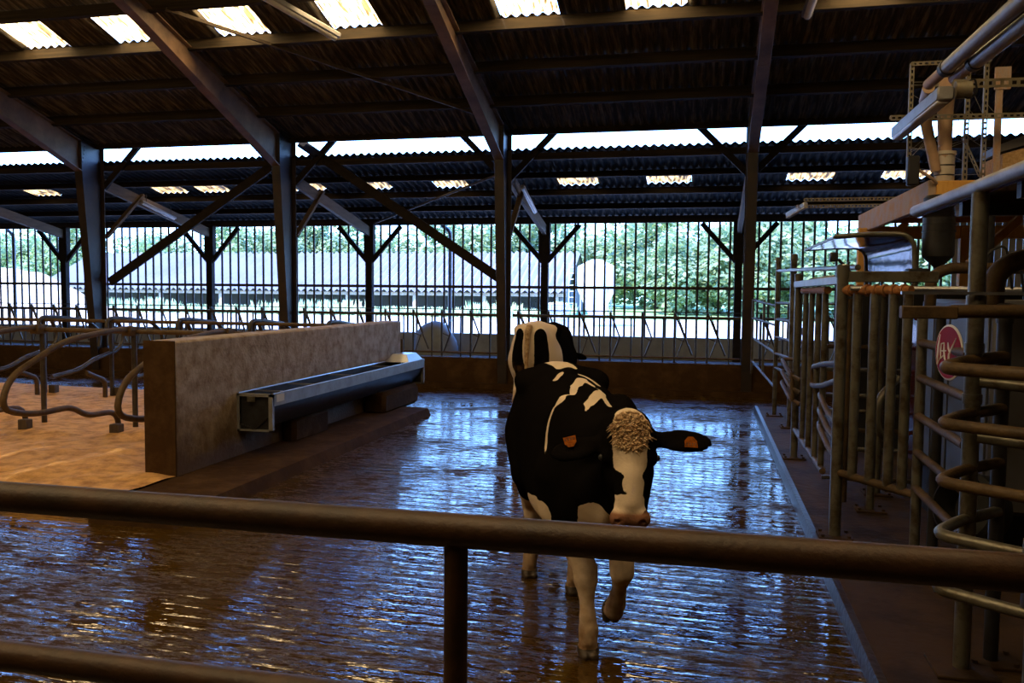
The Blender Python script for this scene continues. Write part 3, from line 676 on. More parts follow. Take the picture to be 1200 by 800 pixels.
# light gate left of it
t = thing('pipe_gate', (.98, 15.6, PZ), 'light pipe gate with slanting lower rails left of the tall pipe fence', 'gate', G_)
for x, y, z0, z1 in ((.93, 16.9, .5, 1.95), (1.05, 15.6, .62, 1.95), (1.133, 14.05, .3, 1.9)): tb([(x, y, z0), (x, y, z1)], .024, t, 'upright', 'galv')
for a, b in ((1.93, 1.86), (1.58, 1.55), (1.2, 1.1), (.75, .55)): tb([(.93, 16.9, a), (1.133, 14.05, b)], .02, t, m='rusty')
for i in range(5): tb([(1.5 + .17 * i, 16.0, .5), (1.5 + .17 * i, 16.0, 1.85)], .02, t, 'bar', 'galv')
tb([(1.4, 16.0, 1.88), (2.4, 16.0, 1.88)], .02, t)

# bar panel from post C towards the near gate
t = thing('bar_fence', (1.08, 9.6, PZ), 'panel of close upright pipe bars behind the first robot gate', 'gate', G_)
post(1.079, 10.36, 2.28, .042, t)
MB().box((1.03, 7.1, 2.13), (1.10, 10.4, 2.20), .006).build('top_beam', 'zinc', t)
for y in (9.6, 9.07, 8.55, 8.1): tb([(1.08, y, .45), (1.08, y, 2.07)], .03, t, 'bar', 'galv')
tb([(1.08, 9.85, 2.09), (1.08, 7.95, 2.09)], .036, t, 'roller', 'orust'); tb([(1.08, 10.36, .45), (1.08, 7.95, .45)], .03, t, m='rusty')
tb([(1.08, 9.5, 2.1), (1.08, 9.4, 2.2), (1.25, 9.2, 2.22)], .022, t, 'bent_bar', 'galv', .08); tb([(1.08, 8.6, 2.1), (1.08, 8.5, 2.2), (1.25, 8.3, 2.22)], .022, t, 'bent_bar', 'galv', .08)
# bumper of three bent pipes on post C
t = thing('bent_pipe_guard', (1.02, 10.3, .9), 'bent three-pipe guard jutting out beside the bar panel', 'guard', G_)
for dz in (0, -.14, -.27): tb([(1.08, 10.45, 1.27 + dz), (.93, 10.62, 1.27 + dz), (.98, 10.0, 1.13 + dz), (1.08, 9.85, 1.08 + dz)], .024, t, 'bent_pipe', 'rusty', .12)
tb([(.995, 9.98, 1.16), (1.005, 9.94, .83)], .026, t, 'end_pipe', 'rusty')
t = thing('bent_pipe_guard', (1.08, 8.0, .9), 'looped pipe guard between the bar panel and the first robot gate', 'guard', G_)
tb([(1.05, 7.1, 1.50), (1.06, 8.0, 1.42), (1.07, 8.75, 1.33), (1.07, 8.8, 1.14), (1.06, 8.0, 1.22), (1.05, 7.1, 1.36)], .026, t, 'bent_pipe', 'rusty', .14)
for z in (1.12, .98, .84): tb([(1.1, 8.4, z - .02), (1.05, 8.0, z), (1.08, 7.6, z - .12), (1.1, 7.3, z - .14)], .026, t, 'bent_pipe', 'rusty', .1)
post(1.466, 11.14, 1.3, .03, t, 'rusty')

# first robot gate: post E to post G with thick bars
t = thing('bar_gate', (1.25, 6.8, PZ), 'robot entrance gate of thick upright bars under a rust-orange roller', 'gate', G_)
E_ = Vector((1.065, 7.058, 0)); Gp = Vector((1.53, 6.5, 0))
post(E_.x, E_.y, 2.275, .046, t, 'galv')
at = lambda f, z: (E_.x + (Gp.x - E_.x) * f, E_.y + (Gp.y - E_.y) * f, z)
for f, r in ((.21, .036), (.43, .036), (.66, .036), (.83, .036)): tb([at(f, .62), at(f, 2.06)], r, t, 'bar', 'galv', seg=14)
rl = MB().tube([at(.04, 2.085), at(.86, 2.085)], .036, 14)
for k in range(7): rl.tube([at(.1 + .11 * k, 2.085), at(.13 + .11 * k, 2.085)], .047, 14)
rl.build('roller', 'orust', t)
tb([at(0, .63), at(1, .60)], .032, t, 'bottom_rail', 'rusty')
MB().box((1.05, 7.03, 2.15), (1.76, 7.09, 2.235), .006).build('top_beam', 'galv', t)
tb([(1.53, 6.5, PZ), (1.53, 6.5, 1.97)], .036, t, 'post', 'galv', seg=14)
# inner posts and rails behind it
t = thing('inner_pen_fence', (1.9, 8.6, PZ), 'inner pipe fence with many level rails behind the robot entrance gate', 'fence', G_)
post(1.503, 8.015, 2.09, .034, t, 'galv'); post(1.687, 8.694, 2.05, .034, t, 'galv'); post(1.32, 8.3, 2.0, .03, t, 'rusty', False); post(2.08, 8.9, 1.9, .034, t, 'rusty', False)
for z in (1.53, 1.30, 1.04, .88, .69, .50, .2): tb([(1.2, 8.9, z), (2.3, 8.9, z)], .022, t, m='rusty' if int(z * 100) % 2 else 'galv')
tb([(1.62, 7.6, 1.35), (1.42, 7.4, 1.2), (1.4, 7.35, .95), (1.55, 7.5, .8)], .03, t, 'bent_bar', 'galv', .2)
# side fence G towards the viewer
t = thing('side_fence', (1.52, 5.8, PZ), 'pipe fence of five level rails in front of the red round sign', 'fence', G_)
for z in (1.712, 1.458, 1.18, .915, .655): tb([(1.525, 6.5, z), (1.50, 5.3, z)], .03, t, m='rusty')
tb([(1.61, 6.35, PZ), (1.61, 6.35, 1.9)], .036, t, 'post', 'darksteel', seg=12)

# hoop gate nearest the viewer
t = thing('hoop_gate', (1.45, 4.7, PZ), 'gate of bent V-shaped hoops at the right edge, nearest the viewer', 'gate', G_)
post(1.53, 4.82, 2.0, .037, t, 'darksteel')
for i, z in enumerate((1.70, 1.43, 1.145, .885, .615)):
    tb([(1.66, 4.02, z - .005), (1.40, 4.18, z), (1.125, 4.40, z), (1.30, 4.62, z + .02), (1.53, 4.80, z + .035)], .029 if i else .033, t, 'hoop', 'rusty' if i < 3 else 'galv', .085, 12)
for z in (1.62, 1.34): tb([(1.36, 4.60, z - .0), (1.9, 4.35, z - .03)], .03, t, 'stub_rail', 'galv', seg=12)
tb([(1.80, 3.85, PZ), (1.80, 3.85, 2.0)], .03, t, 'post', 'galv')
tp = MB().box((.955, 4.46, 1.935), (1.21, 4.53, 1.998), .005); tp.build('square_tube', 'rusty', t)
tb([(1.18, 4.495, 1.972), (2.2, 4.495, 1.985)], .033, t, 'top_rail', 'rusty', seg=14)
MB().box((.98, 4.6, 2.055), (2.3, 4.63, 2.07)).build('flat_bar', 'steel', t)
# tall column and canopy edge above it
t = thing('steel_column', (1.348, 4.675, PZ), 'tall grey steel column carrying the rounded roof plate at the right', 'column')
cm = MB().tube([(1.348, 4.675, PZ), (1.348, 4.675, 2.57)], .041, 18)
for z in (1.76, 1.50, 1.32, 2.0): cm.lathe((1.348, 4.675, z), [(.047, 0), (.047, .05)], 18)
sh = cm.build('shaft', 'galv', t); MB().box((1.2, 4.53, PZ), (1.5, 4.82, PZ + .02), .004).build('base_plate', 'platf', sh)
pl = thing('roof_plate', (1.8, 5.0, 2.55), 'dark roof plate with rounded grey edge tube at the upper right', 'roof plate')
MB().tube([(1.35, 6.03, 2.605), (1.35, 3.6, 2.605)], .036, 16).build('edge_tube', 'zinc', pl)
MB().prism([(1.36, 3.6, 2.56), (1.36, 3.6, 2.585), (2.6, 3.6, 2.63), (2.6, 3.6, 2.605)], (0, 2.42, 0)).build('plate', 'maroon', pl)
for y in (4.3, 5.2): MB().box((1.4, y - .03, 2.50), (2.6, y + .03, 2.57)).build('cross_member', 'darksteel', pl)

# red round sign with white hand-lettered strokes, facing the alley
sc_ = Vector((1.475, 5.62, 1.70)); R_ = .172
sx_ = Vector((-.20, -.98, 0)).normalized(); nr = Vector((-.98, .20, 0)).normalized()      # right (seen from the alley) and facing direction
nr = Vector((-.98, -.19, 0)).normalized(); sx_ = Vector((.19, -.98, 0)).normalized()
t = thing('round_sign', tuple(sc_), 'red round sign with white lettering on the robot fence', 'sign')
MB().lathe(sc_ - nr * .012, [(R_ - .004, 0), (R_, .004), (R_, .010), (R_ - .004, .012)], 48, nr).build('rim', 'white', t)
dsc = MB().lathe(sc_, [(R_ - .012, 0), (R_ - .012, .003)], 48, nr).build('disc', 'red', t)
lt = MB()
def stroke(pts, r=.0075):
    lt.tube([sc_ + sx_ * ((x + .10) * R_) + Vector((0, 0, 1)) * (y * R_) + nr * .003 for x, y in pts], [r * (.55 if i in (0, len(pts) - 1) else 1) for i in range(len(pts))], 6)
stroke([(-.70, .62), (-.80, .2), (-.84, -.2), (-.80, -.46), (-.62, -.20)])           # L
stroke([(-.60, .28), (-.62, 0), (-.60, -.25)]); stroke([(-.62, .02), (-.22, .05)]); stroke([(-.60, .28), (-.38, .33)]); stroke([(-.60, -.25), (-.40, -.12)])   # E
stroke([(-.38, .34), (-.36, 0), (-.30, -.2), (-.16, -.44)])                          # l
stroke([(-.10, .36), (-.04, .15), (.04, .0)]); stroke([(.48, .54), (.22, .2), (.02, -.05), (.0, -.3), (.16, -.66)])   # y
lt.build('lettering', 'white', dsc)
MB().tube([sc_ - nr * .01 + Vector((0, 0, -.0)), Vector((1.51, 5.66, 1.712))], .014, 8).build('bracket', 'darksteel', t)

# milking robot
t = thing('milking_robot', (2.6, 7.6, PZ), 'grey and maroon milking robot cabinet behind the pens at the right', 'milking robot')
MB().box((1.92, 6.25, .55), (3.3, 8.2, 2.02), .03).build('cabinet', 'greyp', t)
MB().box((1.90, 8.22, .5), (2.9, 8.75, 1.85), .03).build('side_panel', 'maroon', t)
pn = MB()
for i in range(4): pn.box((1.905, 6.32 + i * .47, .62), (1.918, 6.74 + i * .47, 1.95), .004)
pc = pn.build('cover_panel', 'greyp', t)
for y, z in ((6.6, 1.75), (7.5, 1.78)): MB().box((1.885, y, z), (1.905, y + .06, z + .05)).build('button', 'red', pc)
MB().box((2.0, 6.4, PZ), (3.2, 8.6, .55)).build('base', 'blackr', t)
MB().tube([(1.78, 7.35, 1.9), (1.78, 7.35, 2.2), (1.90, 7.35, 2.27), (2.6, 7.35, 2.27)], .045, 12, .1).build('feed_elbow', 'rusty', t)
MB().tube([(1.83, 6.0, 1.95), (1.83, 6.0, 2.2), (1.98, 6.0, 2.295), (2.8, 6.0, 2.30)], .065, 14, .14).build('feed_elbow', 'rusty', t)
MB().tube([(1.1, 6.9, 2.10), (2.4, 6.9, 2.10)], .02, 8).build('rod', 'steel', t)
rg = thing('rubber_bowl', (1.75, 6.1, .35), 'black rubber feed bowl low behind the side fence', 'bowl')
MB().lathe((1.86, 6.15, .60), [(.22, 0), (.24, .05), (.24, .18), (.21, .21), (.18, .14), (.16, .05)], 26, (-.8, -.6, .25)).build('bowl', 'blackr', rg)
MB().tube([(1.95, 6.3, PZ), (1.95, 6.3, .75), (1.8, 6.2, .75)], .03, 8).build('bracket', 'darksteel', rg)
# curved canopy of the robot
t = thing('robot_canopy', (1.45, 8.9, 2.2), 'curved dark maroon canopy on a bent tube frame above the robot gate', 'canopy')
prof = [(1.10, 2.555), (1.40, 2.575), (1.62, 2.575)] + [(1.62 + .13 * math.sin(a), 2.445 + .13 * math.cos(a)) for a in (.4, .8, 1.2, 1.57)] + [(1.757, 2.28)]
vs = [(x, 7.8, z) for x, z in prof] + [(x, 10.0, z) for x, z in prof] + [(x, 7.8, z - .012) for x, z in prof] + [(x, 10.0, z - .012) for x, z in prof]; n = len(prof)
fs = [(i, i + 1, n + i + 1, n + i) for i in range(n - 1)] + [(2 * n + i, 3 * n + i, 3 * n + i + 1, 2 * n + i + 1) for i in range(n - 1)] + [(i, 2 * n + i, 2 * n + i + 1, i + 1) for i in range(n - 1)] + [(n + i, n + i + 1, 3 * n + i + 1, 3 * n + i) for i in range(n - 1)]
MB().add(vs, fs).build('sheet', 'maroon', t)
for y in (7.8, 10.0): MB().tube([(x, y, z + .0) for x, z in prof] + [(1.757, y, 2.1)], .022, 10).build('frame_hoop', 'galv', t)
MB().box((1.70, 7.75, 2.22), (1.86, 7.9, 2.28), .008).build('bracket', 'dark', t)
MB().tube([(1.1, 7.8, 2.55), (1.1, 10.0, 2.55)], .014, 8).build('edge_tube', 'galv', t)
t = thing('arm_lamp', (1.1, 7.1, 2.24), 'small black lamp on a short slanting arm atop the robot gate post', 'lamp')
MB().tube([(1.13, 7.07, 2.22), (1.03, 7.07, 2.33)], .012, 8).tube([(1.1, 7.07, 2.28), (1.115, 7.07, 2.31)], .01, 6).build('arm', 'dark', t)
MB().box((.965, 7.03, 2.31), (1.025, 7.11, 2.385), .01).build('head', 'dark', t)
cb = MB().tube([(1.9, 6.5, 2.02), (1.92, 6.5, 2.35), (2.05, 6.5, 2.42), (2.1, 6.5, 2.1)], .009, 6, .12).tube([(1.96, 6.45, 2.02), (1.98, 6.45, 2.3), (2.12, 6.45, 2.34), (2.16, 6.45, 2.05)], .009, 6, .1)
o = cb.build('hose', 'cable'); tag(o, 'black looped hoses on top of the milking robot cabinet', 'hose')

o = MB().box((1.75, 11.2, PZ), (4.4, 11.26, 2.12), .01)
for i in range(5): o.box((1.78 + i * .53, 11.185, .25), (2.26 + i * .53, 11.2, 2.05), .005)
o = o.build('robot_partition', 'blackr'); tag(o, 'dark panelled partition far behind the bars of the robot pens', 'partition')
# timber deck with the feed equipment
t = thing('timber_deck', (3.2, 10.2, PZ), 'orange timber deck on posts above the milking robot', 'deck')
f = MB().box((2.0, 8.48, 2.87), (2.07, 12.1, 3.115), .006); fo = f.build('side_beam', 'weath', t); fo['label'] = 'weathered grey side beam'
MB().box((2.07, 8.46, 2.885), (4.6, 8.54, 3.105), .006).build('front_beam', 'orange', t)
m = MB()
for i in range(24): m.box((2.08, 8.56 + i * .15, 3.08), (4.6, 8.56 + i * .15 + .143, 3.11))
m.build('floor_boards', 'orange', t)
for y in (9.4, 10.3, 11.1): MB().box((2.07, y - .04, 2.93), (4.6, y + .04, 3.08)).build('joist', 'orange', t)
MB().box((2.0, 11.45, 2.76), (4.6, 11.55, 2.92), .006).build('back_beam', 'orange', t)
for x, y in ((1.965, 11.5), (3.155, 11.5), (4.5, 11.5), (4.5, 8.6)): MB().box((x - .062, y - .062, PZ), (x + .062, y + .062, 2.9), .006).build('post', 'orange', t)
MB().beam((2.0, 11.5, 2.5), (2.48, 11.5, 2.97), .08, .08, (0, 1, 0)).build('brace', 'orange', t); MB().beam((2.66, 9.5, 2.38), (3.25, 9.5, 2.98), .08, .1, (0, 1, 0)).build('brace', 'orange', t)
hp = thing('feed_hopper', (1.97, 8.0, 2.25), 'dark cylindrical feed hopper with cone bottom under the timber deck', 'hopper')
MB().lathe((1.985, 8.0, 2.24), [(.03, 0), (.035, .06), (.128, .15), (.13, .17), (.13, .66), (.11, .68)], 24).build('drum', 'darksteel', hp)
MB().lathe((1.985, 8.0, 2.6), [(.136, 0), (.136, .015)], 24).lathe((1.985, 8.0, 2.66), [(.136, 0), (.136, .015)], 24).build('band', 'dark', hp)
MB().tube([(1.9, 8.05, 2.45), (1.9, 8.05, 2.86)], .035, 10).build('pipe', 'darksteel', hp)
dp = thing('air_duct', (2.9, 9.0, 1.9), 'dark upright duct pipe behind the tall column under the timber deck', 'duct')
MB().tube([(2.55, 8.6, 1.9), (2.55, 8.6, 3.06)], .06, 12).tube([(2.98, 8.8, 1.9), (2.98, 8.8, 2.6), (2.92, 8.8, 3.06)], .045, 12).build('pipe', 'darksteel', dp)

# perforated angle frame with feed tubes on the deck
t = thing('angle_frame', (2.2, 8.55, 3.11), 'pale perforated angle-iron frame standing on the timber deck', 'frame')
def angle(a, b, s=.035):
    a = Vector(a); b = Vector(b); d = (b - a); L = d.length; d.normalize(); m = MB(); n = int(L / .05)
    up = Vector((0, 1, 0)); sd = d.cross(up).normalized()
    for e in (-1, 1): m.obox((a + b) / 2 + sd * e * s * .36, d * L, sd * s * .28, up * .004)
    for i in range(n + 1): m.obox(a + d * (L * i / n), d * .022, sd * s * .5, up * .004)
    m.obox((a + b) / 2 + sd * s * .5 + up * s * .5, d * L, sd * .004, up * s); return m
for x in (1.83, 2.31, 2.46): angle((x, 8.49, 3.11), (x, 8.49, 4.19)).build('upright', 'perf', t)
angle((1.82, 8.48, 4.18), (2.48, 8.48, 4.18)).build('top_bar', 'perf', t); angle((1.62, 8.30, 3.66), (2.95, 8.30, 3.64), .045).build('low_bar', 'perf', t); angle((2.0, 8.47, 3.98), (2.4, 8.47, 4.0)).build('bar', 'perf', t); angle((2.27, 8.47, 3.5), (2.43, 8.47, 3.14), .03).build('brace', 'perf', t)
o = MB().box((2.545, 8.5, 3.11), (2.60, 8.53, 4.02)).box((2.53, 8.49, 3.92), (2.66, 8.52, 4.12)).build('wooden_stake', 'weath'); tag(o, 'upright wooden stake beside the perforated frame on the deck', 'stake')
t = thing('feed_tube', (2.15, 8.55, 3.11), 'tan feed tubes dropping into a cloudy cylinder on the timber deck', 'feed tube')
MB().tube([(1.98, 7.9, 3.86), (2.13, 8.5, 3.92), (2.13, 8.52, 3.75), (2.15, 8.55, 3.3)], [.06, .075, .07, .055], 14).build('tube', 'tan', t)
MB().tube([(1.86, 8.0, 3.85), (1.93, 8.4, 3.82), (1.97, 8.5, 3.62), (2.07, 8.52, 3.2)], [.05, .055, .05, .045], 14).build('tube', 'tan', t)
MB().lathe((2.155, 8.58, 3.11), [(.088, 0), (.088, .24), (.1, .245), (.1, .275), (.06, .28)], 24).build('cylinder', 'clear', t)
MB().lathe((2.155, 8.58, 3.16), [(.093, 0), (.093, .01)], 24).lathe((2.155, 8.58, 3.25), [(.093, 0), (.093, .01)], 24).build('strap', 'dark', t)
cw = MB(); rw = random.Random(12); wp = [(1.84, 3.2, 4.1), (2.31, 3.2, 4.1), (2.46, 3.2, 4.1), (2.57, 3.15, 3.95), (2.13, 3.4, 3.8)]
for i in range(24):
    p, q_ = rw.sample(wp, 2); za, zb = rw.uniform(p[1], p[2]), rw.uniform(q_[1], q_[2])
    if abs(za - zb) > .45: continue
    ya = 8.5 + rw.uniform(-.03, .03); cw.tube([(p[0], ya, za), ((p[0] + q_[0]) / 2, ya, (za + zb) / 2 - rw.uniform(.01, .08)), (q_[0], ya, zb)], .0016, 4)
o = cw.build('cobweb', 'cob'); tag(o, 'dust-covered cobweb strands strung across the perforated frame on the deck', 'cobweb', kind='stuff')
t = thing('auger_motor', (1.85, 8.42, 3.11), 'small dark box on the corner of the timber deck', 'box')
MB().box((1.80, 8.38, 3.06), (1.9, 8.46, 3.33), .012).build('case', 'dark', t)
MB().tube([(1.9, 8.42, 3.2), (2.02, 8.42, 3.12), (2.1, 8.5, 3.06)], .014, 8).build('cable', 'weath', t)
t = thing('chipboard_box', (3.0, 8.6, 3.11), 'chipboard box with sloping top on the timber deck at the right edge', 'box')
MB().prism([(2.62, 8.5, 3.11), (3.6, 8.5, 3.11), (3.6, 8.5, 3.62), (2.62, 8.5, 3.34)], (0, .6, 0)).build('panel', 'osb', t)
MB().prism([(2.6, 8.52, 3.36), (3.6, 8.52, 3.65), (3.6, 8.52, 3.76), (3.1, 8.52, 3.62), (2.6, 8.52, 3.43)], (0, .5, 0)).build('plastic_sheet', 'greyp', t)
for i, (a, b, lab) in enumerate((((1.80, 7.75, 3.82), (2.06, 5.4, 4.05), 'grey auger pipe at the upper right, the left one of two'), ((1.93, 7.5, 3.80), (2.23, 5.2, 3.99), 'grey auger pipe at the upper right, the right one of two'))):
    a = Vector(a); b = Vector(b); q = thing('auger_pipe', tuple((a + b) / 2), lab, 'pipe', 'auger pipes feeding the deck'); c = a.lerp(b, .16)
    MB().tube([c, b], .058, 16).build('pipe', 'zinc', q); MB().tube([a, c], .046, 14).build('sleeve', 'tan', q); MB().tube([c - (b - a) * .012, c + (b - a) * .012], .066, 16).build('collar', 'dark', q)
t = thing('strip_light', (1.57, 7.0, 3.4), 'long silver strip light hanging aslant at the upper right', 'light fitting')
MB().beam((1.545, 7.6, 3.40), (1.60, 6.4, 3.45), .11, .10, (0, 0, 1), .012).build('housing', 'zinc', t)
MB().beam((1.535, 7.58, 3.35), (1.59, 6.42, 3.395), .085, .03, (0, 0, 1), .01).build('diffuser', 'lamp', t)
MB().lathe((1.66, 6.42, 3.47), [(.06, 0), (.06, .10)], 18, (1, 0, 0)).build('end_cap', 'perf', t)
MB().tube([(1.72, 6.4, 3.5), (1.78, 6.4, 3.55), (1.80, 6.4, 3.44), (1.74, 6.4, 3.40), (1.70, 6.4, 3.44)], .007, 6, .04).build('cable', 'cable', t)
o = angle((1.66, 6.46, 3.52), (3.2, 6.46, 3.50), .06).build('mounting_rail', 'perf'); tag(o, 'perforated mounting rail holding the silver strip light', 'rail')
t = thing('strip_light', (1.3, 13.0, 3.3), 'short strip light on two perforated arms below the lean-to roof', 'light fitting')
MB().beam((1.2, 13.35, 3.24), (1.42, 12.95, 3.36), .07, .07, (0, 0, 1), .01).build('housing', 'steel', t)
MB().beam((1.2, 13.34, 3.20), (1.42, 12.94, 3.32), .06, .02).build('diffuser', 'lamp', t)
angle((1.40, 13.0, 3.43), (3.0, 13.0, 3.43), .05).build('arm', 'perf', t); angle((1.3, 13.05, 3.34), (3.0, 13.05, 3.34), .05).build('arm', 'perf', t)
# ------------------------------------------------------------------ cows: one continuous skin from a distance field
class Field:
    def __init__(s, lo, hi, h):
        s.lo = np.array(lo, float); s.h = h; s.n = np.ceil((np.array(hi) - s.lo) / h).astype(int) + 1
        s.d = np.full(s.n, 1.0)
    def block(s, lo, hi, pad):
        a = np.maximum(0, np.floor((np.array(lo) - pad - s.lo) / s.h).astype(int)); b = np.minimum(s.n, np.ceil((np.array(hi) + pad - s.lo) / s.h).astype(int) + 1)
        sl = tuple(slice(i, j) for i, j in zip(a, b))
        ax = [s.lo[i] + s.h * np.arange(a[i], b[i]) for i in range(3)]
        return sl, np.meshgrid(*ax, indexing='ij')
    def blend(s, sl, dn, k, sub=False):
        d = s.d[sl]
        if sub: s.d[sl] = np.maximum(d, -dn); return
        if k <= 0: s.d[sl] = np.minimum(d, dn); return
        hh = np.clip(.5 + .5 * (d - dn) / k, 0, 1); s.d[sl] = d * (1 - hh) + dn * hh - k * hh * (1 - hh)
    def cone(s, a, b, r1, r2, k=.04, sub=False):
        a = np.array(a, float); b = np.array(b, float); R = max(r1, r2)
        sl, (X, Y, Z) = s.block(np.minimum(a, b) - R, np.maximum(a, b) + R, .09)
        ba = b - a; t = np.clip(((X - a[0]) * ba[0] + (Y - a[1]) * ba[1] + (Z - a[2]) * ba[2]) / (ba @ ba + 1e-12), 0, 1)
        d = np.sqrt((X - a[0] - ba[0] * t) ** 2 + (Y - a[1] - ba[1] * t) ** 2 + (Z - a[2] - ba[2] * t) ** 2) - (r1 + (r2 - r1) * t)
        s.blend(sl, d, k, sub)
    def chain(s, pts, rs, k=.04):
        for i in range(len(pts) - 1): s.cone(pts[i], pts[i + 1], rs[i], rs[i + 1], k if i == 0 else .025)
    def ell(s, c, r, A=None, k=.03, sub=False):
        """ellipsoid, A rows = local axes"""
        c = np.array(c, float); r = np.array(r, float); A = np.eye(3) if A is None else np.array(A); R = r.max()
        sl, (X, Y, Z) = s.block(c - R, c + R, .06); q = [(X - c[0]) * A[i][0] + (Y - c[1]) * A[i][1] + (Z - c[2]) * A[i][2] for i in range(3)]
        k0 = np.sqrt(sum((q[i] / r[i]) ** 2 for i in range(3))); k1 = np.sqrt(sum((q[i] / r[i] ** 2) ** 2 for i in range(3)))
        s.blend(sl, k0 * (k0 - 1) / np.maximum(k1, 1e-6), k, sub)
    def trunk(s, secs, k=0.):
        S = np.array(secs, float); a = S[:, 0]
        sl, (X, Y, Z) = s.block((a[0], -.5, .4), (a[-1], .5, 1.75), .08)
        f = lambda i: np.interp(X, a, S[:, i])
        top, bot, w, tp = f(1), f(2), f(3), f(4); cz = (top + bot) / 2; h = (top - bot) / 2; v = (Z - cz) / h
        ww = w * (1 - tp * np.clip(v, -1, 1.3)); n = 2.5
        q = (np.abs(Y / ww) ** n + np.abs(v) ** n) ** (1 / n)
        d = (q - 1) * np.minimum(ww, h) * .85
        e = np.maximum(a[0] - X, X - a[-1]); d = np.where(e > 0, np.sqrt(np.maximum(d, 0) ** 2 + e ** 2), d)
        s.blend(sl, d, k)
    def surface(s):
        d = s.d; n = d.shape; ins = d < 0
        c = [(i, j, k) for i in (0, 1) for j in (0, 1) for k in (0, 1)]
        sub = lambda A, o: A[o[0]:n[0] - 1 + o[0], o[1]:n[1] - 1 + o[1], o[2]:n[2] - 1 + o[2]]
        cnt = sum(sub(ins, o).astype(np.int8) for o in c); act = (cnt > 0) & (cnt < 8); idx = np.full(act.shape, -1, int)
        I = np.argwhere(act); idx[act] = np.arange(len(I))
        acc = np.zeros((len(I), 3)); num = np.zeros(len(I))
        g = lambda o: d[I[:, 0] + o[0], I[:, 1] + o[1], I[:, 2] + o[2]]
        for p in c:
            for ax in range(3):
                if p[ax]: continue
                q = list(p); q[ax] = 1; da, db = g(p), g(q); m = (da < 0) != (db < 0); t = np.where(m, da / np.where(m, da - db, 1), 0)
                P = np.tile(np.array(p, float), (len(I), 1)); P[:, ax] += t; acc[m] += P[m]; num[m] += 1
        V = s.lo + (I + acc / num[:, None]) * s.h
        F = []
        for ax in range(3):
            u, v = (ax + 1) % 3, (ax + 2) % 3
            a = [slice(1, -1)] * 3; a[ax] = slice(0, -1); b = [slice(1, -1)] * 3; b[ax] = slice(1, None)
            A_, B_ = ins[tuple(a)], ins[tuple(b)]; E_ = np.argwhere(A_ != B_); fl = A_[tuple(E_.T)]
            off = np.ones(3, int); off[ax] = 0; E_ = E_ + off
            def cell(du, dv): K = E_.copy(); K[:, u] -= du; K[:, v] -= dv; return idx[tuple(K.T)]
            q = np.stack([cell(1, 1), cell(0, 1), cell(0, 0), cell(1, 0)], 1); q[~fl] = q[~fl][:, ::-1]; F.append(q)
        F = np.concatenate(F); F = F[(F >= 0).all(1)]
        # a little fairing
        E = np.concatenate([F[:, [i, (i + 1) % 4]] for i in range(4)]); 
        for lam in (.5, -.52, .5, -.52):
            S = np.zeros_like(V); C = np.zeros(len(V)); np.add.at(S, E[:, 0], V[E[:, 1]]); np.add.at(C, E[:, 0], 1); np.add.at(S, E[:, 1], V[E[:, 0]]); np.add.at(C, E[:, 1], 1)
            V = V + lam * (S / C[:, None] - V)
        return V, F

def coat_material():
    m = bpy.data.materials.new('cow_coat'); m.use_nodes = True
    nt = m.node_tree; N = nt.nodes; L = nt.links; b = N['Principled BSDF']
    at = N.new('ShaderNodeAttribute'); at.attribute_name = 'white'; at2 = N.new('ShaderNodeAttribute'); at2.attribute_name = 'dirt'; at3 = N.new('ShaderNodeAttribute'); at3.attribute_name = 'skin'
    tc = N.new('ShaderNodeTexCoord')
    def nz(sc, det=4):
        n = N.new('ShaderNodeTexNoise'); n.inputs['Scale'].default_value = sc; n.inputs['Detail'].default_value = det; L.new(tc.outputs['Object'], n.inputs['Vector']); return n
    def mth(op, a, bb):
        n = N.new('ShaderNodeMath'); n.operation = op
        for i, v in enumerate((a, bb)):
            if isinstance(v, (int, float)): n.inputs[i].default_value = v
            else: L.new(v, n.inputs[i])
        return n.outputs[0]
    n1 = nz(45); n2 = nz(6)
    e = mth('ADD', at.outputs['Fac'], mth('MULTIPLY', mth('SUBTRACT', n1.outputs['Fac'], .5), .35)); e = mth('ADD', e, mth('MULTIPLY', mth('SUBTRACT', n2.outputs['Fac'], .5), .35))
    r = N.new('ShaderNodeValToRGB'); r.color_ramp.elements[0].position = .47; r.color_ramp.elements[1].position = .53; r.color_ramp.elements[0].color = (.006, .005, .0045, 1); r.color_ramp.elements[1].color = (.74, .60, .45, 1); L.new(e, r.inputs[0])
    dm = mth('ADD', at2.outputs['Fac'], mth('MULTIPLY', mth('SUBTRACT', nz(14).outputs['Fac'], .5), .9)); dr = N.new('ShaderNodeMapRange'); dr.inputs[1].default_value = .2; dr.inputs[2].default_value = 1.; L.new(mth('MULTIPLY', dm, mth('GREATER_THAN', at2.outputs['Fac'], .01)), dr.inputs[0])
    mx = N.new('ShaderNodeMixRGB'); mx.inputs[2].default_value = (.20, .105, .045, 1); L.new(dr.outputs[0], mx.inputs[0]); L.new(r.outputs[0], mx.inputs[1])
    mk = N.new('ShaderNodeMixRGB'); mk.inputs[2].default_value = (.26, .125, .075, 1); L.new(at3.outputs['Fac'], mk.inputs[0]); L.new(mx.outputs[0], mk.inputs[1])
    L.new(mk.outputs[0], b.inputs['Base Color']); b.inputs['Roughness'].default_value = .6; b.inputs['Specular IOR Level'].default_value = .0
    n3 = nz(90, 6); bp = N.new('ShaderNodeBump'); bp.inputs['Strength'].default_value = .25; bp.inputs['Distance'].default_value = .01; L.new(n3.outputs['Fac'], bp.inputs['Height']); L.new(bp.outputs[0], b.inputs['Normal'])
    return m
M['coat'] = coat_material()

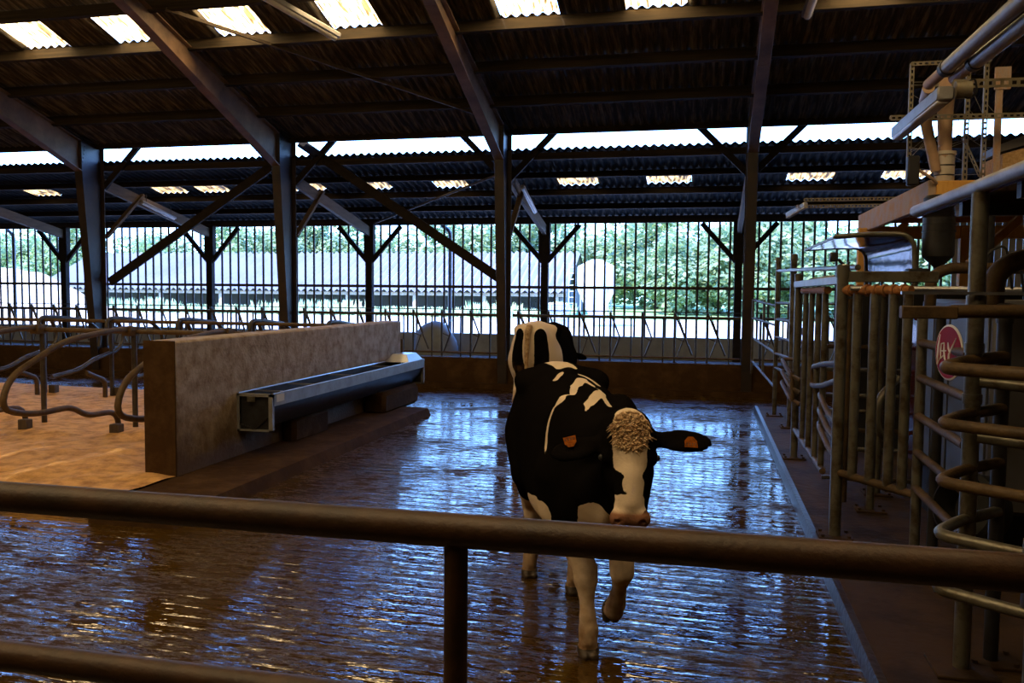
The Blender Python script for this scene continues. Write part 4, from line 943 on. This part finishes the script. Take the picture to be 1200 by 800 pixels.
TRUNK = [(-1.36, 1.34, 1.16, .07, 0), (-1.32, 1.43, 1.04, .15, .1), (-1.24, 1.51, .92, .225, .12), (-1.12, 1.545, .80, .30, .08), (-.95, 1.56, .70, .33, .05), (-.80, 1.555, .64, .335, .08), (-.6, 1.52, .595, .335, .06), (-.3, 1.475, .57, .35, .06),
         (-.1, 1.455, .58, .33, .14), (.05, 1.45, .60, .29, .24), (.2, 1.41, .62, .26, .26), (.35, 1.34, .68, .23, .18), (.47, 1.25, .78, .18, .08), (.54, 1.14, .88, .10, 0)]

HD = []
def cow(name, O, fwd, label, legs, head, neck, paint, tail, belly_dirt=0., udder=True, hz=1.0):
    """O ground point under the withers, fwd heading (unit xy); everything is laid out in cow coordinates (forward, left, up)"""
    F = Field((-1.62, -.55, -.02), (1.35, .55, 1.78), .0125)
    F.trunk(TRUNK)
    for s in (-1, 1):
        F.ell((-.86, s * .245, 1.44), (.15, .08, .065), k=.09)          # hook bones
        F.ell((-1.25, s * .13, 1.40), (.07, .06, .07), k=.07)         # pin bones
        F.ell((.10, s * .17, 1.15), (.20, .12, .30), k=.08)           # shoulder blade
        F.ell((-.98, s * .19, 1.05), (.28, .135, .34), k=.07)         # thigh
    F.cone((-1.3, 0, 1.48), (-.6, 0, 1.51), .035, .03, .05)           # spine ridge
    F.cone((-.1, 0, 1.43), (.12, 0, 1.425), .05, .05, .06)
    for leg in legs:
        P, R = leg['p'], leg['r']; F.chain(P, R, .08)
        # hoof: two claws
        fe, d = np.array(P[-1]), np.array(leg['toe']); d = d / np.linalg.norm(d); sd = np.cross(d, leg.get('up', (0, 0, 1))); sd = sd / np.linalg.norm(sd); up = np.cross(sd, d)
        for s in (-1, 1):
            a = fe - up * .055 + sd * s * .026; F.cone(a - d * .025, a + d * .055 - up * .018, .034, .026, .012)
            F.cone(fe, a, .04, .034, .02)
        F.cone(fe - d * .05 - up * .03 + sd * .02, fe - d * .055 - up * .035 + sd * .025, .014, .012, .015); F.cone(fe - d * .05 - up * .03 - sd * .02, fe - d * .055 - up * .035 - sd * .025, .014, .012, .015)
    if udder:
        F.ell((-.74, 0, .64), (.22, .16, .15), k=.05)
        for a, b in ((-.66, .07), (-.66, -.07), (-.82, .06), (-.82, -.06)): F.cone((a, b, .53), (a, b, .46), .02, .014, .02)
    for P, R in neck: F.chain(P, R, .08)
    # head frame: l poll->muzzle, n out of the face, w to the cow's left
    Pl, Mz, W = (np.array(v, float) for v in (head['poll'], head['muzzle'], head['left']))
    l = (Mz - Pl) / np.linalg.norm(Mz - Pl); W = W - l * (W @ l); W /= np.linalg.norm(W); nn = np.cross(l, W)
    if nn @ np.array(head['out']) < 0: nn = -nn
    k_ = np.linalg.norm(Mz - Pl) / .56; kw = head.get('kw', 1.)
    A = np.array([l, W, nn]); H = lambda a, b, c: Pl + k_ * l * a + kw * (W * b + nn * c)
    def hc(a, b, r1, r2, k=.03): F.cone(H(*a), H(*b), r1 * kw, r2 * kw, k)
    def he(c, r, k=.03, sub=False): F.ell(H(*c), np.array(r) * np.array([k_, kw, kw]), A, k, sub)
    hc((.04, 0, -.09), (.22, 0, -.10), .105, .098, .08); he((.10, 0, -.02), (.15, .118, .055), .03); he((.015, 0, -.03), (.05, .075, .055), .03)
    hc((.20, 0, -.035), (.44, 0, -.03), .082, .062); hc((.3, 0, .0), (.44, 0, .0), .045, .042, .04)
    for s in (-1, 1):
        he((.19, s * .098, -.035), (.05, .03, .038), .02)                 # brow over the eye
        he((.27, s * .06, -.12), (.12, .045, .085), .04)                  # cheek
        hc((.27, s * .045, -.17), (.47, s * .03, -.095), .05, .035)       # jaw
        he((.525, s * .045, -.015), (.045, .042, .05), .03)               # nostril wings
    he((.515, 0, -.04), (.065, .082, .062), .03); hc((.46, 0, -.10), (.53, 0, -.085), .045, .04)
    for s in (-1, 1): F.cone(H(.545, s * .045, .03), H(.535, s * .06, .015), .012 * k_, .012 * k_, 0, True)
    F.cone(H(.555, -.05, -.072), H(.555, .05, -.072), .006, .006, 0, True)
    # ears: stalk then a broad leaf, hollow towards the front
    ears = []
    for s in (-1, 1):
        e = head['ears'][0 if s < 0 else 1]; a, b = H(*e[0]), H(*e[1]); d = (b - a) / np.linalg.norm(b - a); fr = nn * .75 - l * .45; fr -= d * (fr @ d); fr /= np.linalg.norm(fr); sd = np.cross(d, fr)
        c = a + (b - a) * .60; Lh = np.linalg.norm(b - a) * .5; EA = np.array([d, sd, fr])
        F.cone(a, a + (b - a) * .35, .042 * k_, .036 * k_, .035); F.ell(c, (Lh * .95, .078 * k_, .021), EA, .025); F.ell(c + fr * .028 + d * .01, (Lh * .66, .05 * k_, .017), EA, 0, True); ears.append((c, d, sd, fr))
    V, Q = F.surface()
    # tail: its own chain kept in the same field would be too thin, so a short root only; the tail proper is a child
    me = bpy.data.meshes.new(name)
    fw = np.array([fwd[0], fwd[1], 0.]); fw /= np.linalg.norm(fw); lf = np.array([-fw[1], fw[0], 0]); OO = np.array([O[0], O[1], 0.])
    T = lambda P: np.asarray(P)[..., :1] * fw + np.asarray(P)[..., 1:2] * lf + np.asarray(P)[..., 2:] * np.array([0, 0, 1.]) * hz
    me.from_pydata(T(V).tolist(), [], Q.tolist()); me.shade_smooth()
    white = paint(V, F, H); hd = np.stack([(V - Pl) @ l / k_, (V - Pl) @ W / kw, (V - Pl) @ nn / kw], 1)
    dirt = np.clip((.72 - V[:, 2]) * 1.3, 0, .9) + belly_dirt * np.clip((V[:, 0] + .95) / -.35, 0, 1) * np.clip((1.15 - V[:, 2]) / .5, 0, 1)
    ish = (np.abs(hd[:, 1]) < .13) & (hd[:, 0] > .05) & (hd[:, 0] < .66) & (hd[:, 2] > -.28) & (V[:, 0] > .55)
    dirt = np.where(ish, 0, dirt)
    skin = np.clip((hd[:, 0] - .485 + .6 * hd[:, 1] ** 2 / .01 * .03) / .025, 0, 1) * ish + np.clip((.66 - V[:, 2]) / .04, 0, 1) * (np.abs(V[:, 0] + .74) < .2) * (np.abs(V[:, 1]) < .15) * (V[:, 2] > .42) * (1. if udder else 0)
    for nme, arr in (('white', white), ('dirt', dirt), ('skin', np.clip(skin, 0, 1))):
        at = me.attributes.new(nme, 'FLOAT', 'POINT'); at.data.foreach_set('value', arr.astype(np.float32))
    me.materials.append(M['coat']); me.materials.append(M['hoof'])
    # hoof faces get horn
    tops = [(np.array(g['p'][-1]), g) for g in legs]; cen = V[Q].mean(1); mi = np.zeros(len(Q), int)
    for fe, g in tops:
        d = np.array(g['toe'], float); d /= np.linalg.norm(d); sd = np.cross(d, g.get('up', (0, 0, 1))); sd /= np.linalg.norm(sd); up = np.cross(sd, d)
        mi |= ((np.linalg.norm(cen - fe, axis=1) < .16) & (((cen - fe) @ up) < -.035)).astype(int)
    me.polygons.foreach_set('material_index', mi)
    HD.clear(); HD.append(hd[(np.abs(hd[:, 1]) < .13) & (hd[:, 0] > -.1) & (hd[:, 0] < .25) & (hd[:, 2] > -.09) & (V[:, 0] > .55)])
    ob = bpy.data.objects.new(name, me); COL.objects.link(ob); ob.location = (O[0], O[1], 0); ob['_org'] = (O[0], O[1], 0.); tag(ob, label, 'cow', 'dairy cows')
    Wd = lambda P: tuple(T(np.array(P)) + OO)
    # tail with its switch
    tl = MB().tube([Wd(p) for p in tail], [.042, .036, .03, .024, .02, .03, .045, .03][:len(tail)] if len(tail) == 8 else .03, 12)
    return ob, Wd, H, ears, (l, W, nn, k_), tl

def ear_tag(ob, Wd, c, d, sd, fr, off):
    o = np.array(c) + np.array(d) * off[0] + np.array(sd) * off[1] + np.array(fr) * .022
    P = lambda a, b, h: Wd(o + np.array(d) * a + np.array(sd) * b + np.array(fr) * h)
    sg = 1
    m = MB(); pl = [(-.030, -.004), (-.012, -.030), (.012, -.030), (.030, -.004), (.032, .036), (-.032, .036)]
    n = len(pl); m.add([P(a, b, 0) for a, b in pl] + [P(a, b, .004) for a, b in pl], [tuple(range(n - 1, -1, -1)), tuple(range(n, 2 * n))] + [(i, (i + 1) % n, n + (i + 1) % n, n + i) for i in range(n)])
    t = m.build('ear_tag', 'tag', ob, smooth=False); t['label'] = 'orange ear tag'
    q = MB()
    for i in range(4):
        x = -.021 + i * .014; q.tube([P(x - .003, .012, .005), P(x + .003, .012, .005), P(x - .002, .026, .005), P(x + .004, .026, .005)], .0016, 5)
    q.build('number_print', 'dark', t)
    return t
def hair(ob, Wd, H, spots, n, L, m, seed, nm='hair_tuft'):
    rnd = random.Random(seed); q = MB(); HD0 = HD[0]
    for _ in range(n):
        a = rnd.uniform(*spots[0]); b = rnd.uniform(*spots[1]); 
        if (a - .05) ** 2 / .0125 + b * b / .0068 > 1: continue
        near = np.abs(HD0[:, 0] - a) + np.abs(HD0[:, 1] - b) < .016
        if not near.any(): continue
        z = HD0[near, 2].max() - .004; l_ = L * rnd.uniform(.5, 1.2); x, y = rnd.uniform(.2, 1.) , rnd.uniform(-.8, .8)
        p = [H(a, b, z), H(a + l_ * x * .5, b + l_ * y * .5, z + .012 + rnd.uniform(0, .008)), H(a + l_ * x, b + l_ * y, z + rnd.uniform(-.002, .010))]
        q.tube([Wd(v) for v in p], [.0045, .004, .0012], 5)
    return q.build(nm, m, ob)

# painting helpers: value 1 = white, 0 = black
def cap_d(V, pts):
    D = np.full(len(V), 9.)
    for a, b in zip(pts, pts[1:]):
        a = np.array(a, float); b = np.array(b, float); ba = b - a; t = np.clip(((V - a) @ ba) / (ba @ ba + 1e-12), 0, 1); D = np.minimum(D, np.linalg.norm(V - a - t[:, None] * ba, axis=1))
    return D
def put(w, V, pts, r, val, soft=.03):
    pts = pts if len(pts) > 1 else [pts[0], tuple(np.array(pts[0]) + 1e-4)]
    k = np.clip(.5 + (r - cap_d(V, pts)) / soft, 0, 1); return w * (1 - k) + val * k
# ---- the cow walking towards the viewer
f1 = np.array([math.sin(math.radians(21)), -math.cos(math.radians(21))]); O1 = (-.645, 4.92)
def L1(x, y, z): d = np.array([x - O1[0], y - O1[1]]); return (float(d @ f1), float(d @ np.array([-f1[1], f1[0]])), z)
def leg1(base, foot, r, **kw):
    """joints in cow coordinates, fetlock and foot given in barn coordinates"""
    return dict(p=base + [L1(*q) for q in foot], r=r, **kw)
RF_ = [.15, .105, .066, .064, .043, .043, .052, .05]; RH = [.19, .13, .070, .060, .048, .050]
legs1 = [
    leg1([(.12, -.20, 1.0), (.10, -.20, .80)], [(-.632, 4.70, .46), (-.628, 4.69, .40), (-.620, 4.67, .34), (-.606, 4.635, .21), (-.600, 4.625, .14), (-.598, 4.61, .085)], RF_, toe=(1, -.05, 0)),
    leg1([(.12, .20, 1.0), (.14, .19, .80)], [(-.425, 4.70, .52), (-.422, 4.695, .46), (-.432, 4.725, .40), (-.452, 4.79, .29), (-.464, 4.825, .235), (-.475, 4.84, .175)], RF_, toe=(.18, -.10, -1), up=(1, 0, .2)),
    leg1([(-.98, -.18, 1.05), (-.80, -.22, .82), (-1.10, -.16, .52), (-1.10, -.155, .46)], [(-1.19, 5.85, .14), (-1.19, 5.835, .085)], RH, toe=(1, 0, 0)),
    leg1([(-.98, .18, 1.05), (-.72, .20, .82), (-.86, .12, .52), (-.86, .11, .46)], [(-.825, 5.60, .14), (-.825, 5.575, .085)], RH, toe=(1, 0, 0))]
poll1, muz1 = L1(-.345, 4.10, 1.42), L1(-.318, 3.95, .945)
hd_left = (np.array([.985, .17]) @ f1, np.array([.985, .17]) @ np.array([-f1[1], f1[0]]), .02)
hd_out = (np.array([.17, -.985]) @ f1, np.array([.17, -.985]) @ np.array([-f1[1], f1[0]]), .2)
head1 = dict(kw=1.1, poll=poll1, muzzle=muz1, left=hd_left, out=hd_out, ears=[((.10, -.085, -.06), (.175, -.335, -.075)), ((.085, .085, -.06), (.10, .355, -.06))])
pb = np.array(poll1)
neck1 = [([(.05, 0, 1.22), (.42, -.03, 1.22), tuple(pb + (-.10, .0, -.10))], [.19, .155, .12]), ([(.25, 0, .98), (.5, -.04, .99), tuple(pb + (-.09, .01, -.25))], [.21, .15, .10]), ([(.40, 0, .82), (.58, -.04, .88), tuple(pb + (-.10, 0, -.36))], [.12, .07, .05])]
def paint1(V, F, H):
    w = np.zeros(len(V))
    for p, r, v in PAINT1: w = put(w, V, p, r, v)
    # legs, belly and brisket white
    w = np.maximum(w, np.clip(.5 + (.60 - V[:, 2] + .05 * np.sin(V[:, 0] * 17)) / .05, 0, 1))
    w = put(w, V, [(.50, -.06, .78), (.46, .05, .80)], .13, 1.)
    w = np.where((V[:, 2] < .13) & (V[:, 2] > .0), np.minimum(w, 1), w)
    # head: black sides, white blaze and poll
    for a, b in (((.0, 0, -.08), (.5, 0, -.08)),): w = put(w, V, [H(*a), H(*b)], .20, 0.)
    for s in (-1, 1): w = put(w, V, [H(.1, s * .1, -.06), H(.15, s * .35, -.06)], .1, 0.)
    w = put(w, V, [H(.0, 0.0, -.02), H(.03, 0.0, .02), H(.12, 0.0, .02)], .080, 1.); w = put(w, V, [H(.12, .0, .0), H(.22, .0, .0)], .082, 1.); w = put(w, V, [H(.22, .0, .0), H(.34, .008, .02)], .050, 1.); w = put(w, V, [H(.34, .008, .0), H(.44, .005, .0)], .056, 1.)
    w = put(w, V, [H(.47, -.01, -.03), H(.56, -.01, -.03)], .09, 1.)
    return w
PAINT1 = [([(-1.22, .0, 1.54), (-.95, -.02, 1.56), (-.72, .0, 1.55)], .075, 1.), 
          ([(-.58, -.06, 1.51), (-.47, -.12, 1.48)], .020, 1.),
          ([(-.42, .04, 1.50), (-.25, -.03, 1.47)], .034, 1.), ([(-.25, -.03, 1.47), (.02, -.13, 1.46), (.13, -.20, 1.42)], .032, 1.), ([(.13, -.20, 1.42), (.12, -.25, 1.365), (.12, -.275, 1.30), (.13, -.285, 1.22), (.17, -.29, 1.12)], .016, 1.),
          ([(-.42, .05, 1.49), (-.27, .08, 1.47), (.10, .03, 1.47), (.25, .05, 1.41)], .014, 1.),
          ([(.14, .02, 1.47), (.18, -.02, 1.45), (.22, -.06, 1.42)], .032, 1.), ([(.22, -.06, 1.42), (.29, -.09, 1.38)], .016, 1.),
          ([(-.55, .05, 1.5), (-.50, .09, 1.5), (-.42, .12, 1.48), (-.33, .13, 1.46)], .014, 1.),
          ([(-.2, -.33, .74), (.16, -.32, .78)], .075, 1.), ([(.55, -.12, .84), (.60, -.08, .88)], .10, 1.)]
tail1 = [(-1.30, 0, 1.45), (-1.38, 0, 1.36), (-1.42, .02, 1.1), (-1.40, .03, .8), (-1.36, .04, .5), (-1.33, .05, .34), (-1.32, .05, .22), (-1.31, .05, .10)]
c1, Wd1, H1, ears1, hf1, tl1 = cow('cow', O1, f1, 'black cow with white face blaze and orange ear tags walking towards the viewer', legs1, head1, neck1, paint1, tail1)
tt = tl1.build('tail', 'blackr', c1)
ear_tag(c1, Wd1, *ears1[0], (.02, .03)); ear_tag(c1, Wd1, *ears1[1], (.03, .02))
hair(c1, Wd1, H1, ((-.07, .17), (-.10, .10)), 900, .042, mat('poll_hair', (.62, .46, .29), .7, 0, (30, (.42, .27, .14), .4, .6)), 4)['label'] = 'curly cream tuft on the forehead'
for s in (-1, 1):
    P = [H1(.195, s * .122, -.028)]; e = MB().sphere(Wd1(P[0]), .017, 12, 8); e.build('eye', 'dark', c1)

# ---- the cow standing further back, seen from behind
f2 = np.array([.06, .998]); f2 /= np.linalg.norm(f2); O2 = (-2.17, 12.15)
legs2 = [
    dict(p=[(.12, -.20, 1.02), (.10, -.20, .80), (.20, -.17, .46), (.20, -.165, .40), (.21, -.16, .14), (.22, -.16, .085)], r=[.15, .10, .062, .055, .040, .043], toe=(1, 0, 0)),
    dict(p=[(.12, .20, 1.02), (.10, .20, .80), (.20, .17, .46), (.20, .165, .40), (.21, .16, .14), (.22, .16, .085)], r=[.15, .10, .060, .055, .040, .042], toe=(1, 0, 0)),
    dict(p=[(-.98, -.18, 1.05), (-.80, -.22, .82), (-1.13, -.20, .54), (-1.14, -.20, .47), (-1.10, -.20, .14), (-1.08, -.20, .085)], r=[.19, .125, .064, .056, .042, .045], toe=(1, 0, 0)),
    dict(p=[(-.98, .18, 1.05), (-.80, .22, .82), (-1.13, .215, .54), (-1.14, .215, .47), (-1.10, .22, .14), (-1.08, .22, .085)], r=[.19, .125, .064, .056, .042, .045], toe=(1, 0, 0))]
head2 = dict(poll=(.95, 0, 1.12), muzzle=(1.12, 0, .58), left=(0, 1, 0), out=(.8, 0, .55), ears=[((.09, -.085, -.06), (.14, -.32, -.07)), ((.09, .085, -.06), (.14, .32, -.07))])
neck2 = [([(.05, 0, 1.30), (.5, 0, 1.30), (.90, 0, 1.08)], [.20, .16, .12]), ([(.25, 0, 1.02), (.55, 0, 1.02), (.90, 0, .95)], [.22, .15, .10])]
def paint2(V, F, H):
    w = np.zeros(len(V))
    w = np.maximum(w, np.clip(.5 + (-.93 - V[:, 0] + .18 * (1.2 - V[:, 2]) - .06 * np.sin(V[:, 2] * 15)) / .05, 0, 1))          # white hind end
    w = put(w, V, [(-1.25, 0, 1.55), (-.85, .05, 1.6)], .11, 1.)
    for s in (-1, 1): w = put(w, V, [(-1.30, s * .17, 1.38), (-1.30, s * .17, 1.20), (-1.24, s * .15, 1.02)], .105, 0.); 
    for s in (-1, 1): w = put(w, V, [(-1.24, s * .15, 1.0), (-1.2, s * .14, .84)], .07, 0.)
    w = np.maximum(w, np.clip(.5 + (.66 - V[:, 2]) / .05, 0, 1)); w = put(w, V, [H(.03, 0, .02), H(.5, 0, .02)], .06, 1.)
    return w
tail2 = [(-1.30, 0, 1.50), (-1.40, 0, 1.44), (-1.445, 0, 1.2), (-1.44, 0, .95), (-1.42, 0, .72), (-1.41, 0, .56), (-1.41, 0, .42), (-1.40, 0, .30)]
c2, Wd2, H2, ears2, hf2, tl2 = cow('cow', O2, f2, 'cow standing with its white rump and black thigh patches turned to the viewer', legs2, head2, neck2, paint2, tail2, belly_dirt=1.0, hz=1.06)
tt = tl2.build('tail', mat('dirty_tail', (.52, .36, .20), .8, 0, (25, (.25, .13, .05), .4, .65)), c2); tt['label'] = 'dirty cream tail'
# ------------------------------------------------------------------ camera, daylight
cd = bpy.data.cameras.new('camera'); cam = bpy.data.objects.new('camera', cd); COL.objects.link(cam)
cd.sensor_fit = 'HORIZONTAL'; cd.sensor_width = 36.; cd.lens = 980 * 36 / 1200; cd.clip_end = 500; cd.clip_start = .05
ya, pi_, ro = math.radians(12.9), math.radians(3.4), math.radians(.5)
F0 = Vector((-math.sin(ya), math.cos(ya), 0)); R0 = Vector((math.cos(ya), math.sin(ya), 0)); U0 = Vector((0, 0, 1))
Fv = F0 * math.cos(pi_) - U0 * math.sin(pi_); Uv = U0 * math.cos(pi_) + F0 * math.sin(pi_)
Rv = R0 * math.cos(ro) + Uv * math.sin(ro); Uv = Uv * math.cos(ro) - R0 * math.sin(ro)
cam.matrix_world = Matrix(((Rv.x, Uv.x, -Fv.x, 0), (Rv.y, Uv.y, -Fv.y, 0), (Rv.z, Uv.z, -Fv.z, 2.05), (0, 0, 0, 1)))
scene.camera = cam

w = bpy.data.worlds.new('sky'); scene.world = w; w.use_nodes = True
nt = w.node_tree; bg = nt.nodes['Background']
tc = nt.nodes.new('ShaderNodeTexCoord'); sp = nt.nodes.new('ShaderNodeSeparateXYZ'); nt.links.new(tc.outputs['Generated'], sp.inputs[0])
rp = nt.nodes.new('ShaderNodeValToRGB'); e = rp.color_ramp.elements
e[0].position = .0; e[0].color = (.32, .58, 1., 1); e[1].position = .55; e[1].color = (.10, .28, .95, 1); k = e.new(.12); k.color = (.24, .50, 1., 1)
nt.links.new(sp.outputs[2], rp.inputs[0]); nt.links.new(rp.outputs[0], bg.inputs['Color']); bg.inputs['Strength'].default_value = 11.5

sun = bpy.data.lights.new('sun', 'SUN'); sun.energy = 14; sun.angle = math.radians(.6); sun.color = (1, .95, .86)
so = bpy.data.objects.new('sun', sun); COL.objects.link(so)
so.rotation_euler = Vector((.30, .45, -.84)).to_track_quat('-Z', 'Y').to_euler()

scene.view_settings.view_transform = 'Standard'; scene.view_settings.look = 'None'
scene.view_settings.exposure = 0.0; scene.view_settings.gamma = 1.0; scene.view_settings.use_curve_mapping = False
scene.cycles.use_denoising = True; scene.cycles.max_bounces = 8; scene.cycles.diffuse_bounces = 5; scene.cycles.sample_clamp_indirect = 6; scene.cycles.caustics_reflective = False; scene.cycles.caustics_refractive = False
for o in bpy.data.objects:
    if '_org' in o: del o['_org']
